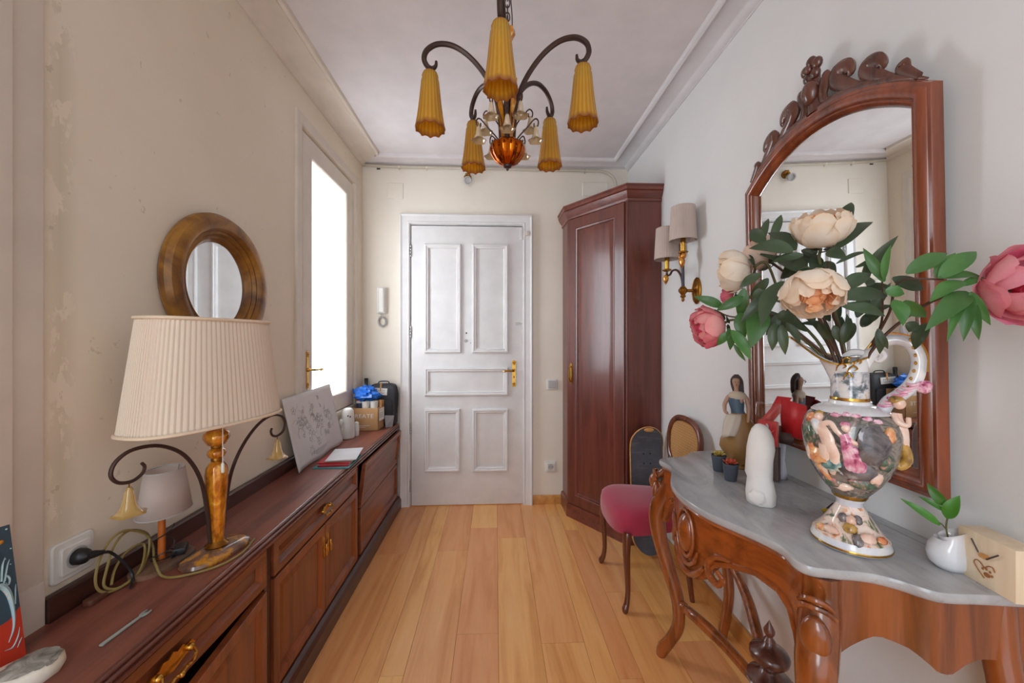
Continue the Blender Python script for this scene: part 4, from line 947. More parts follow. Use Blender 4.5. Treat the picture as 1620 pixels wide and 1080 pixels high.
# crest: overlapping scrolls and a flower, each a carved piece
def arcz(y): return .900+.118*(1-min(1,abs(y)/.315)**2.1)
def carve(pts,r,flat=.55,h=.016):
    q=cr([(a,b,h) for a,b in pts],6); mb=MB(); mb.tube([AMx@Vector(p) for p in q],lerp_list(r,len(q)),9,up=tuple(AMx.to_3x3()@Vector((0,0,1))),sx=flat); return mb
for sg in (-1,1):
    base=[(sg*t,arcz(t)+.004) for t in (.30,.26,.21,.16,.11,.06,.02)]
    obj('crest_rail',carve(base,[.002,.009,.013,.014,.014,.014,.012],.8),M['crest'],am)
    for pts,r in (([(sg*.285,arcz(.285)+.008),(sg*.262,arcz(.262)+.018),(sg*.248,arcz(.245)+.026),(sg*.256,arcz(.25)+.034),(sg*.266,arcz(.262)+.028)],[.008,.012,.015,.012,.003]),
        ([(sg*.235,arcz(.235)+.005),(sg*.195,arcz(.195)+.018),(sg*.165,arcz(.165)+.038),(sg*.172,arcz(.17)+.054),(sg*.194,arcz(.19)+.054),(sg*.204,arcz(.2)+.040),(sg*.194,arcz(.19)+.034)],[.008,.016,.021,.021,.018,.013,.004]),
        ([(sg*.155,arcz(.155)+.004),(sg*.110,arcz(.11)+.024),(sg*.078,arcz(.08)+.050),(sg*.086,arcz(.08)+.072),(sg*.112,arcz(.11)+.072),(sg*.120,arcz(.12)+.054),(sg*.108,arcz(.11)+.048)],[.008,.017,.023,.023,.019,.013,.004]),
        ([(sg*.045,arcz(.03)+.004),(sg*.032,arcz(.03)+.030),(sg*.038,arcz(.03)+.060),(sg*.044,arcz(.03)+.082),(sg*.036,arcz(.03)+.088)],[.010,.014,.018,.015,.008])):
        obj('carved_scroll',carve(pts,r,.6,.018),M['crest'],am)
mb=MB(); mb.ell((0,arcz(0)+.060,.028),(.026,.036,.020),16,12,AMx); obj('carved_boss',mb,M['crest'],am)
mb=carve([(0,arcz(0)),(0,arcz(0)+.05),(0,arcz(0)+.11)],[.022,.022,.020],.6); obj('crest_stem',mb,M['crest'],am)
for k in range(5):
    a=PI/2+2*PI*k/5; mb=MB(); mb.ell((.021*cos(a),arcz(0)+.128+.022*sin(a),.022),(.016,.018,.012),12,8,AMx); obj('carved_petal',mb,M['crest'],am)
mb=MB(); mb.ell((0,arcz(0)+.128,.032),(.011,.012,.008),10,8,AMx); obj('carved_bud',mb,M['crest'],am)
# ================================================================== WALL SCONCE
sc=thing('wall_sconce','gilt wall sconce with two pleated beige shades and amber glass drops','sconce',(XR,1.82,1.45))
SCM=basis((XR,1.82,1.455),(0,1,0),(0,0,1),(-1,0,0))
mb=MB(); mb.loft([[(a*s_*cos(t),.066*s_*sin(t)*1.0,h) for t in [2*PI*k/36 for k in range(36)]] for a,s_,h in ((.040,1,.001),(.040,1,.005),(.040,.9,.010),(.040,.82,.008),(.040,.72,.012),(.040,.3,.020))],SCM); obj('back_plate',mb,M['antq'],sc)
C0=Vector((.918,1.82,1.455))
mb=MB(); mb.tube([(XR-.015,1.82,1.455),(.918,1.82,1.455)],.008,10); mb.lathe([(.002,-.055),(.008,-.048),(.006,-.036),(.014,-.030),(.010,-.020),(.020,-.006),(.022,.004),(.016,.012),(.010,.020)],18,T(C0.x,C0.y,C0.z)); obj('hub',mb,M['antq'],sc)
mb=MB(); mb.lathe([(.0075,.02),(.0065,.10),(.0065,.178)],12,T(C0.x,C0.y,C0.z)); obj('stem',mb,plain('blued_steel',(66,66,76),.35,.7),sc)
Z1,Z2=1.650,1.600; F2=Vector((.918,1.995,0))
mb=MB(); q=cr([(C0.x,C0.y,1.475),(C0.x,C0.y+.02,1.53),(C0.x,C0.y+.06,1.565),(C0.x,C0.y+.11,1.572),(C0.x,1.96,1.556),(C0.x,1.992,1.562),(C0.x,1.995,1.585)],6); mb.tube(q,.0055,8); obj('side_arm',mb,M['bronze'],sc)
M['sconce_shade']=plain('beige_pleated_silk',(196,178,168),.75)
drop=[(.001,-.052),(.006,-.044),(.013,-.030),(.015,-.018),(.010,-.006),(.003,0)]
for (x,y,zc,zs_) in ((C0.x,C0.y,1.645,1.686),(F2.x,F2.y,1.590,1.650)):
    mb=MB(); mb.lathe([(.005,zc-.012),(.022,zc-.006),(.024,zc),(.010,zc+.004)],18,T(x,y,0)); cup=obj('drip_pan',mb,M['antq'],sc)
    mb=MB(); mb.lathe([(.0125,zc+.002),(.0125,zc+.070)],16,T(x,y,0)); obj('candle_sleeve',mb,M['gilt'],sc)
    mb=MB(); n=120; mb.loft([[((r+.0012*(j%3==0))*cos(2*PI*j/n),(r+.0012*(j%3==0))*sin(2*PI*j/n),z) for j in range(n)] for r,z in ((.062,zc+.055),(.0625,zc+.058),(.054,zc+.216),(.053,zc+.220))],T(x,y,0),cap=(False,False)); sh=obj('lamp_shade',mb,M['sconce_shade'],sc,smooth=20,solid=.001)
    for r,z in ((.0625,zc+.056),(.0535,zc+.219)):
        mb=MB(); mb.tube([(x+r*cos(2*PI*j/40),y+r*sin(2*PI*j/40),z) for j in range(40)],.002,6,closed=True); obj('shade_trim',mb,M['sconce_shade'],sh)
    for dx in (-.018,):
        mb=MB(); mb.lathe([(r,z+zc-.030) for r,z in drop],14,T(x+dx*.6,y-.012,0),fl=lambda th,t:1+.12*cos(6*th)); dp=obj('amber_drop',mb,M['amber2'],sc)
        mb=MB(); mb.tube([(x+dx*.6,y-.012,zc-.030),(x+dx*.5,y-.010,zc-.006)],.0012,5); obj('drop_wire',mb,M['antq'],dp)
for a in (-1,1):
    mb=MB(); mb.ell((C0.x-.004,C0.y+a*.013,1.622),(.013,.013,.015),14,10); obj('amber_bead',mb,M['amber2'],sc)
# ================================================================== CHAIR AND SKATEBOARD
ch=thing('side_chair','walnut side chair with crimson upholstered seat and oval cane back','chair',(.74,1.85,0))
m=Mt('crimson_velvet'); v=m.coord(); m.set(rough=.85,sheen=.4,col=m.mix(m.noise(v,6,3),(172,40,70),(150,32,60))); m.bump(m.noise(v,260,2),.1,.001); M['velvet']=m.m
mb=MB(); rg=[]
def seat(s_,z,b=0,n=40):
    o=[]
    for k in range(n):
        t=2*PI*k/n; c_,s2=cos(t),sin(t); kx=(abs(c_)**3.6+abs(s2)**3.6)**(-1/3.6)
        a=c_*kx;bq=s2*kx      # a: + = front (-X)
        hw=.175+.038*a
        o.append((.742-(.190*a+.012*(1-bq*bq)*(a>0)*a)*s_,1.852+bq*hw*s_,z+ b*(-.010*max(0,a)*(1-bq*bq))))
    return o
for s_,z,b in ((.93,.334,1),(.985,.338,1),(1.0,.36,1),(1.0,.395,1),(.97,.42,0),(.88,.436,0),(.7,.447,0),(.4,.453,0),(.1,.455,0)): rg.append(seat(s_,z,b))
mb.loft(rg); obj('seat',mb,M['velvet'],ch,smooth=60)
def cleg(x,y,front,sg):
    mb=MB()
    if front: pr=[(0,0,.350,.021),(-.004,sg*.004,.33,.020),(-.006,sg*.005,.26,.017),(0,0,.16,.013),(.002,-sg*.001,.09,.0115),(-.004,sg*.003,.04,.0125),(-.013,sg*.008,.018,.015),(-.012,sg*.008,.004,.012),(-.010,sg*.007,0,.008)]
    else: pr=[(-.01,0,.36,.018),(0,0,.28,.016),(.01,sg*.002,.15,.014),(.028,sg*.006,.0,.011)]
    P=cr([(x+a,y+b,z) for a,b,z,r in pr],5); mb.tube(P,lerp_list([q[3] for q in pr],len(P)),10); obj('leg',mb,M['chair'],ch,smooth=50)
cleg(.590,1.672,1,-1);cleg(.590,2.035,1,1);cleg(.885,1.728,0,-1);cleg(.885,1.976,0,1)
def bk(y,z): return (.918+.09*(z-.48),y,z)
ov=[]
for k in range(48):
    t=2*PI*k/48; e=2.6; kx=(abs(cos(t))**e+abs(sin(t))**e)**(-1/e); ov.append((1.852+.152*kx*cos(t)*(1+.06*sin(t)),.690+.128*kx*sin(t)))
mb=MB(); mb.tube([bk(y,z) for y,z in ov],.016,10,closed=True,sx=.8); obj('back_frame',mb,M['chair'],ch)
mb=MB()
for sg in (-1,1): 
    mb=MB(); mb.tube(cr([bk(1.852+sg*.120,.39),bk(1.852+sg*.124,.50),bk(1.852+sg*.122,.60)],4),.014,8); obj('back_post',mb,M['chair'],ch)
mb=MB(); mb.tube([bk(1.852-.1,.565),bk(1.852+.1,.565)],.012,8)
M['cane']=plain('woven_cane',(198,150,88),.5)
mb=MB()
def inside(y,z): return abs((y-1.852)/.142)**2.6+abs((z-.690)/.118)**2.6<1
def strand(p,d):
    L=[]
    t=-.3
    while t<.3:
        q=(p[0]+d[0]*t,p[1]+d[1]*t)
        if inside(*q): L.append(q)
        t+=.004
    if len(L)>2: mb.tube([bk(*L[0]),bk(*L[-1])],.0014,4)
for k in range(-12,13):
    strand((1.852+k*.0125+.002,.69),(0,1)); strand((1.852+k*.0125-.002,.69),(0,1))
    strand((1.852,.69+k*.0125+.002),(1,0)); strand((1.852,.69+k*.0125-.002),(1,0))
    strand((1.852+k*.025,.69),(.707,.707)); strand((1.852+k*.025,.69),(-.707,.707))
o=obj('cane_panel',mb,M['cane'],ch,smooth=0); o['kind']='stuff'
sk=thing('skateboard','worn grey skateboard deck standing on end against the wardrobe','skateboard',(.85,2.07,0))
SKM=basis((.868,2.105,.012),(1,.06,-.02),(.02,.125,.99),(0,-1,.125))
mb=MB(); rg=[]
nn=40
def dk(z):
    L=.70; r=.098
    if z<r: return math.sqrt(max(0,r*r-(r-z)**2))
    if z>L-r: return math.sqrt(max(0,r*r-(z-L+r)**2))
    return r
def kick(z): return .0-.035*max(0,(.14-z)/.14)**1.5-.045*max(0,(z-.56)/.14)**1.5
for h in (0,.011):
    pass
secs=[]
for k in range(nn+1):
    z=.7*(.5-.5*cos(PI*k/nn)); w_=max(dk(z),.004); y=-kick(z)
    secs.append([(-w_,z,y),(-w_*.97,z,y+.0045),(w_*.97,z,y+.0045),(w_,z,y),(w_*.97,z,y-.006),(-w_*.97,z,y-.006)])
mb.loft(secs,SKM)
m=Mt('scuffed_deck_print'); v=m.coord((1,1,1)); f=m.noise(v,7,6,.7); g=m.noise(m.coord((3,3,30)),3,5); m.set(rough=.5,col=m.mix(m.math('MULTIPLY',m.math('GREATER_THAN',g,.62),.35),m.ramp(f,[(.3,(70,72,80)),(.6,(88,90,97)),(.78,(116,118,122))]),(120,120,120))); M['deck']=m.m
obj('deck',mb,M['deck'],sk,smooth=40)
mb=MB(); E=[SKM@Vector((sg*max(dk(z),.002),z,-kick(z))) for sg,zz in ((1,1),(-1,-1)) for z in [.7*(.5-.5*cos(PI*k/nn)) for k in (range(nn+1) if zz>0 else range(nn,-1,-1))]]
mb.tube(E,.0042,6,closed=True); obj('plywood_edge',mb,M['oak'],sk)
mb=MB(); mb.ell(tuple(SKM@Vector((0,.685,.040+.006))),(.030,.004,.012),10,6); obj('worn_tip',mb,M['oak'],sk)
for (a,b) in ((-.02,.545),(.02,.545),(-.02,.490),(.02,.490)):
    mb=MB(); mb.lathe([(.0045,.0045),(.0045,.0056)],8,SKM@T(a,b,-kick(b))); obj('bolt_hole',mb,M['dark'],sk)
# ================================================================== EWER WITH RELIEF FIGURES
VX,VY=.792,.815
EX=Vector((.72,-.694,0)); EY=Vector((-.694,-.72,0))
VM=basis((VX,VY,0),EX,-EY,(0,0,1))       # local x = image right, -y = towards the room
vs=thing('porcelain_ewer','tall painted porcelain ewer with gilt scroll handle and relief figures on marble','vase',(VX,VY,MT))
def glaze(name,stops,scale,rough=.14,seed=0.0,det=4):
    m=Mt(name); m.set(rough=rough,coat=.6,coatr=.05)
    mp=m.n('ShaderNodeMapping'); m.l(m.n('ShaderNodeTexCoord').outputs['Object'],mp.inputs[0]); mp.inputs['Location'].default_value=(seed,seed*.7,seed*.3)
    m.set(col=m.ramp(m.noise(mp.outputs[0],scale,det,.6,.8),stops)); return m.m
M['gl_body']=glaze('painted_glaze_dark',[(.30,(52,56,58)),(.40,(104,96,92)),(.47,(150,138,128)),(.53,(84,90,80)),(.60,(120,108,104)),(.70,(196,176,168))],22,seed=2)
M['gl_white']=glaze('white_glaze',[(.35,(206,208,220)),(.6,(232,230,228))],14)
M['gl_neck']=glaze('neck_glaze',[(.32,(54,70,74)),(.42,(120,128,134)),(.5,(210,208,212)),(.60,(226,222,216)),(.68,(206,150,60)),(.75,(86,96,74))],30,seed=5)
M['gl_foot']=glaze('foot_glaze',[(.30,(40,50,40)),(.40,(120,128,96)),(.47,(232,206,190)),(.58,(236,220,208)),(.66,(222,150,110)),(.74,(70,84,64))],34,seed=9)
M['gl_flesh']=glaze('flesh_glaze',[(.3,(224,176,152)),(.6,(240,214,198))],20)
M['gl_pink']=glaze('pink_glaze',[(.34,(150,40,90)),(.45,(214,130,160)),(.60,(236,200,212)),(.7,(190,80,120))],40,seed=1)
M['gl_teal']=glaze('teal_glaze',[(.35,(46,96,100)),(.5,(120,160,158)),(.65,(196,206,190))],40,seed=4)
M['gl_green']=glaze('green_glaze',[(.35,(40,62,46)),(.5,(86,108,84)),(.62,(206,140,140))],44,seed=6)
M['gl_orange']=glaze('orange_glaze',[(.35,(200,96,50)),(.5,(228,160,110)),(.65,(238,206,150))],34,seed=3)
M['gl_hair']=glaze('golden_glaze',[(.35,(120,84,36)),(.55,(190,148,70))],40)
M['gl_grey']=glaze('slate_glaze',[(.35,(66,62,68)),(.55,(116,108,108)),(.7,(160,150,146))],30,seed=8)
BP=[(.028,.868),(.036,.878),(.054,.902),(.070,.932),(.080,.962),(.085,.995),(.084,1.022),(.076,1.044),(.060,1.060),(.042,1.068),(.034,1.070)]
def rb(z):
    for (r0,z0),(r1,z1) in zip(BP,BP[1:]):
        if z0<=z<=z1: return r0+(r1-r0)*(z-z0)/(z1-z0)
    return BP[0][0] if z<BP[0][1] else BP[-1][0]
mb=MB(); fp_=[(.062,.7605),(.069,.764),(.070,.772),(.067,.778),(.066,.784)]
mb.lathe(fp_,48,VM); ft=obj('foot_rim',mb,M['gl_white'],vs)
mb=MB(); mb.lathe([(.0705,.7655),(.0712,.768),(.0705,.7705)],48,VM,cap=(False,False)); obj('gilt_line',mb,M['gilt'],ft)
mb=MB(); mb.lathe([(.066,.784),(.060,.790),(.049,.804),(.038,.822),(.029,.838),(.0235,.848)],48,VM,fl=lambda th,t:1+.03*noise.noise(Vector((cos(th)*3,sin(th)*3,t*4)))); fo=obj('foot',mb,M['gl_foot'],vs)
for a,z,mt_,rr in ((0,.812,'gl_hair',(.013,.008,.011)),(.05,.826,'gl_flesh',(.010,.008,.010)),(-.55,.800,'gl_flesh',(.016,.006,.009)),(.5,.800,'gl_flesh',(.015,.006,.011)),(.2,.795,'gl_grey',(.010,.005,.013)),(-.9,.797,'gl_orange',(.012,.005,.008)),(.95,.797,'gl_orange',(.012,.005,.008)),(-.3,.828,'gl_grey',(.008,.006,.010)),(.35,.828,'gl_grey',(.008,.006,.010))):
    r=.072-(z-.78)*.78+.004; mb=MB(); mb.ell((0,0,0),rr,12,8,VM@RZ(a)@T(0,-r,z)@RX(rad(-38)),d=.3,seed=a*9+z*50); obj('relief_cherub' if mt_=='gl_flesh' else 'relief_leaf',mb,M[mt_],fo,smooth=60)
mb=MB(); mb.lathe([(.0235,.848),(.0235,.856),(.027,.862),(.028,.868)],36,VM,cap=(False,False)); obj('stem_ring',mb,M['gl_white'],vs)
mb=MB(); mb.lathe([(.0285,.864),(.0315,.869),(.032,.874),(.034,.879),(.033,.8795)],40,VM,cap=(False,False)); obj('gilt_collar',mb,M['gilt'],vs)
mb=MB(); mb.lathe(cr([(r,0,z) for r,z in BP],4) and [(p.x,p.z) for p in cr([(r,0,z) for r,z in BP],4)],64,VM,fl=lambda th,t:1+.022*noise.noise(Vector((cos(th)*4,sin(th)*4,t*6)))); body=obj('body',mb,M['gl_body'],vs,smooth=60)
mb=MB(); mb.lathe([(.0690,1.0560),(.0628,1.0622),(.0445,1.0708),(.0345,1.0725)],56,VM,cap=(False,False)); obj('painted_shoulder',mb,M['gl_white'],body)
mb=MB(); mb.lathe([(.035,1.070),(.0375,1.073),(.0365,1.079),(.034,1.081)],40,VM,cap=(False,False)); obj('neck_ring',mb,M['gl_white'],vs)
mb=MB(); mb.lathe([(.0345,1.080),(.0352,1.0835),(.034,1.087)],40,VM,cap=(False,False)); obj('gilt_line',mb,M['gilt'],vs)
# neck swelling into a lobed spout
def nring(cx,ax,ay,z,tilt=0,p=2.0,n=40):
    o=[]
    for j in range(n):
        t=2*PI*j/n; x=ax*cos(t); 
        yy=ay*sin(t)*(1-.25*max(0,-cos(t))**2)
        o.append((cx+x-(.012*max(0,-cos(t))**4 if tilt else 0),yy,z+tilt*(-cos(t))+ (.012*max(0,-cos(t))**3-1.1*tilt*max(0,-sin(t))**3-.4*tilt*max(0,sin(t))**3+.5*tilt*max(0,cos(t))**3 if tilt else 0)))
    return o
NR=[nring(0,.0335,.0335,1.082),nring(0,.033,.033,1.12),nring(-.002,.034,.031,1.145),nring(-.008,.040,.030,1.165,.006),nring(-.022,.053,.031,1.178,.013),nring(-.033,.065,.032,1.188,.022)]
NRi=[nring(-.033,.062,.029,1.1885,.022),nring(-.022,.049,.028,1.176,.013),nring(-.006,.036,.027,1.155,.005),nring(0,.028,.028,1.11)]
mb=MB(); mb.loft(NR[:3],VM,cap=(False,False)); obj('painted_neck',mb,M['gl_neck'],vs,smooth=60)
mb=MB(); mb.loft(NR[2:]+NRi,VM,cap=(False,True)); sp_o=obj('spout',mb,M['gl_white'],vs,smooth=60)
mb=MB(); mb.tube([VM@Vector(p) for p in NR[-1]],.0022,6,closed=True); obj('gilt_rim',mb,M['gilt'],sp_o)
for a,z,s_ in ((-.3,1.155,1),(.25,1.150,1),(.05,1.135,.8),(-.05,1.17,.8),(.5,1.165,.8)):
    FMv=VM@RZ(a)@T(-.004,-.034,z); mb=MB(); mb.tube([FMv@Vector((p[0]*s_,p[1],p[2]*s_)) for p in cr([(-.010,.002,-.010),(-.006,-.001,.002),(.002,-.002,.008),(.008,0,.002),(.003,-.001,-.003)],4)],lerp_list([.0008,.0018,.0022,.0018,.0008],17),6); obj('gilt_flourish',mb,M['gilt'],sp_o,smooth=60)
def relief(name,pts,r,mat,flat=.55):
    """a modelled limb or fold lying on the belly: pts = (angle from the front, z)"""
    q=cr([(a,0,z) for a,z in pts],5); P=[]
    for p in q:
        R=rb(p.z)+.002; P.append(VM@Vector((R*sin(p.x),-R*cos(p.x),p.z)))
    up=VM.to_3x3()@Vector((sin(q[len(q)//2].x),-cos(q[len(q)//2].x),0))
    mb=MB(); mb.tube(P,lerp_list(r,len(P)),9,up=tuple(up),sx=flat); return obj(name,mb,M[mat],body,smooth=60)
def rblob(name,a,z,rx,rz,mat,d=.25,h=.008):
    R=rb(z); mb=MB(); mb.ell((0,0,0),(rx,h,rz),14,9,VM@RZ(a)@T(0,-R,z),d=d,seed=a*7+z*31); return obj(name,mb,M[mat],body,smooth=60)
rblob('relief_foliage',-.95,1.005,.022,.026,'gl_green'); rblob('relief_foliage',-.55,.905,.018,.012,'gl_green'); rblob('relief_foliage',.35,.915,.026,.014,'gl_green')
rblob('relief_rock',.45,1.00,.028,.040,'gl_grey',.3,.006); rblob('relief_rock',.15,.945,.030,.022,'gl_grey',.3,.005)
rblob('relief_cloth',-.95,1.036,.016,.016,'gl_orange'); rblob('relief_cloth',-.72,.960,.022,.020,'gl_orange'); rblob('relief_cloth',-.40,.950,.020,.017,'gl_teal')
rblob('relief_cloth',-.95,.965,.012,.018,'gl_flesh'); rblob('relief_cherub',-.25,.900,.020,.010,'gl_flesh'); rblob('relief_cherub',.62,.930,.014,.014,'gl_flesh')
relief('relief_drapery',[(-.95,1.035),(-.75,1.030),(-.60,1.010)],[.006,.012,.008],'gl_white')
relief('relief_torso',[(-.68,1.035),(-.55,1.020),(-.42,1.000),(-.40,.975)],[.007,.012,.014,.010],'gl_flesh')
relief('relief_leg',[(-.50,.990),(-.52,.965),(-.60,.940),(-.66,.915)],[.012,.011,.008,.005],'gl_flesh')
relief('relief_leg',[(-.38,.990),(-.30,.970),(-.34,.945),(-.42,.925)],[.011,.010,.008,.005],'gl_flesh')
relief('relief_arm',[(-.60,1.030),(-.40,1.036),(-.25,1.022),(-.12,1.010)],[.006,.006,.005,.004],'gl_flesh')
rblob('relief_head',-.74,1.044,.009,.010,'gl_flesh',.05,.010); rblob('relief_hair',-.80,1.049,.010,.009,'gl_hair',.2,.009)
relief('relief_torso',[(-.12,1.018),(-.06,1.003),(-.04,.985)],[.007,.010,.009],'gl_pink')
rblob('relief_head',-.08,1.030,.008,.009,'gl_flesh',.05,.009); rblob('relief_hair',-.10,1.036,.009,.007,'gl_pink',.2,.008)
for k in range(4): relief('relief_drapery',[(-.10+.05*k,.992),(-.04+.07*k,.970),(-.02+.09*k,.948),(.00+.10*k,.930-.002*k)],[.006,.008,.008,.004],'gl_pink',.6)
relief('relief_arm',[(-.02,1.008),(.10,1.002),(.20,1.006)],[.005,.0045,.003],'gl_flesh')
relief('relief_cloth',[(-.9,.985),(-.8,.955),(-.68,.925),(-.5,.90)],[.006,.010,.008,.004],'gl_orange'); relief('relief_cloth',[(-.20,.935),(.05,.928),(.3,.935)],[.004,.006,.004],'gl_white')
relief('relief_cloth',[(-.55,.948),(-.40,.935),(-.25,.945)],[.004,.006,.004],'gl_teal')
for a,z in ((-.35,1.052),(-.1,1.055),(.15,1.054),(.40,1.050),(.62,1.046)): rblob('relief_blossom',a,z,.009,.006,'gl_pink',.4,.004)
relief('relief_cloth',[(.30,1.035),(.40,1.01),(.55,.985)],[.004,.007,.004],'gl_grey'); rblob('relief_foliage',.75,.965,.016,.018,'gl_green'); rblob('relief_cloth',.80,1.02,.012,.018,'gl_orange')
# handle: scrolled gilt strap rising from the neck and falling to the shoulder
def hpt(a,z): return VM@Vector((a,0,z))
q=cr([hpt(.020,1.150),hpt(.034,1.185),hpt(.052,1.208),hpt(.074,1.215),(hpt(.094,1.206)),hpt(.105,1.180),hpt(.105,1.150),hpt(.096,1.122),hpt(.080,1.100),hpt(.062,1.082),hpt(.054,1.060),hpt(.060,1.036)],6)
mb=MB(); mb.tube(q,lerp_list([.012,.013,.012,.012,.012,.012,.012,.013,.013,.013,.012,.008],len(q)),10,up=tuple(EY),sx=.8); hd=obj('handle',mb,M['gl_white'],vs,smooth=60)
mb=MB(); q=cr([hpt(.090,1.210),hpt(.084,1.228),hpt(.082,1.246)],5); mb.tube(q,lerp_list([.008,.006,.003],len(q)),8); obj('handle_spur',mb,M['gl_white'],hd)
mb=MB(); q=cr([hpt(.030,1.176),hpt(.046,1.190),hpt(.054,1.180),hpt(.046,1.170),hpt(.040,1.177)],5); mb.tube(q,lerp_list([.007,.008,.008,.006,.004],len(q)),8); obj('handle_scroll',mb,M['gl_white'],hd)
mb=MB(); q=cr([hpt(-.01,1.178),hpt(.004,1.186),hpt(.020,1.186),hpt(.030,1.180)],5); mb.tube(q,lerp_list([.006,.008,.007,.004],len(q)),8); obj('handle_scroll',mb,M['gl_white'],hd)
q=[hpt(a,z)+EY*.010 for a,z in ((.028,1.196),(.045,1.222),(.072,1.228),(.102,1.216),(.117,1.184),(.117,1.150))]; mb=MB(); mb.tube(cr(q,5),.0016,5); obj('gilt_line',mb,M['gilt'],hd)
for k in range(7): mb=MB(); mb.ell(tuple(hpt(.093+.008*sin(k*.6),1.215-.016*k)+EY*.0095),(.0028,.002,.004),8,6); obj('gilt_bead',mb,M['gilt'],hd)
for k in range(7):
    t=k/6; mb=MB(); q=[hpt(.100-.042*t+ .010,1.128-.050*t)+EY*.008,hpt(.096-.042*t,1.122-.048*t)+EY*.0135,hpt(.088-.042*t,1.124-.048*t)+EY*.008]; mb.tube(cr(q,4),.0032,6); obj('pink_fluting',mb,M['gl_pink'],hd)
mb=MB(); q=cr([hpt(.098,1.122),hpt(.114,1.112),hpt(.118,1.124),hpt(.108,1.128)],4); mb.tube(q,lerp_list([.008,.008,.007,.004],len(q)),8); obj('handle_scroll',mb,M['gl_pink'],hd)
def hf(name,pts,r,mat): 
    q=cr([hpt(a,z)+EY*y for a,y,z in pts],5); mb=MB(); mb.tube(q,lerp_list(r,len(q)),9); return obj(name,mb,M[mat],hd,smooth=60)
fg=hf('handle_figure',[(.074,.012,1.062),(.073,.014,1.045),(.079,.015,1.028),(.080,.012,1.008),(.083,.008,.985),(.084,.006,.965)],[.008,.012,.012,.013,.010,.006],'gl_flesh')
mb=MB(); mb.ell(tuple(hpt(.077,1.082)+EY*.014),(.011,.010,.012),12,9); obj('handle_head',mb,M['gl_flesh'],hd)
mb=MB(); mb.ell(tuple(hpt(.073,1.089)+EY*.012),(.013,.012,.009),12,9,d=.2); obj('handle_hair',mb,M['gl_hair'],hd,smooth=60)
hf('handle_arm',[(.068,.020,1.060),(.074,.028,1.045),(.088,.024,1.040),(.090,.018,1.055)],[.006,.006,.005,.004],'gl_flesh')
hf('handle_scroll',[(.062,.010,1.035),(.070,.018,1.010),(.084,.012,.990),(.088,.008,.965),(.078,.010,.950),(.072,.012,.962)],[.006,.009,.010,.010,.008,.005],'gl_hair')
hf('handle_scroll',[(.058,.016,1.020),(.066,.022,.995),(.070,.020,.97),(.066,.018,.955)],[.005,.007,.007,.004],'gl_orange')
# ================================================================== PEONIES
M['petal']=tinted('peony_silk',.7,0); 
m=Mt('peony_silk'); a=m.n('ShaderNodeAttribute'); a.attribute_name='tint'; m.set(col=a.outputs['Color'],rough=.75); tl=m.n('ShaderNodeBsdfTranslucent'); m.l(a.outputs['Color'],tl.inputs[0]); mx=m.n('ShaderNodeMixShader'); mx.inputs[0].default_value=.38
m.l(m.b.outputs[0],mx.inputs[1]); m.l(tl.outputs[0],mx.inputs[2]); m.l(mx.outputs[0],m.out.inputs[0]); M['petal']=m.m
def leafmat(name,c1,c2):
    m=Mt(name); oi=m.n('ShaderNodeObjectInfo').outputs['Random']; v=m.coord(rand=True); f=m.noise(v,14,3)
    c=m.mix(f,c1,c2); h=m.n('ShaderNodeHueSaturation'); m.l(c,h.inputs['Color']); m.l(m.math('MULTIPLY_ADD',oi,.5,.75),h.inputs['Value']); m.set(col=h.outputs[0],rough=.45,coat=.1)
    tl=m.n('ShaderNodeBsdfTranslucent'); m.l(h.outputs[0],tl.inputs[0]); mx=m.n('ShaderNodeMixShader'); mx.inputs[0].default_value=.2; m.l(m.b.outputs[0],mx.inputs[1]); m.l(tl.outputs[0],mx.inputs[2]); m.l(mx.outputs[0],m.out.inputs[0]); return m.m
M['leafd']=leafmat('dark_peony_leaf',(76,94,66),(52,68,46)); M['leafg']=leafmat('bright_peony_leaf',(84,132,62),(56,98,50)); M['stemg']=plain('green_brown_stem',(94,92,52),.6); M['stemb']=plain('brown_stem',(82,56,40),.6)
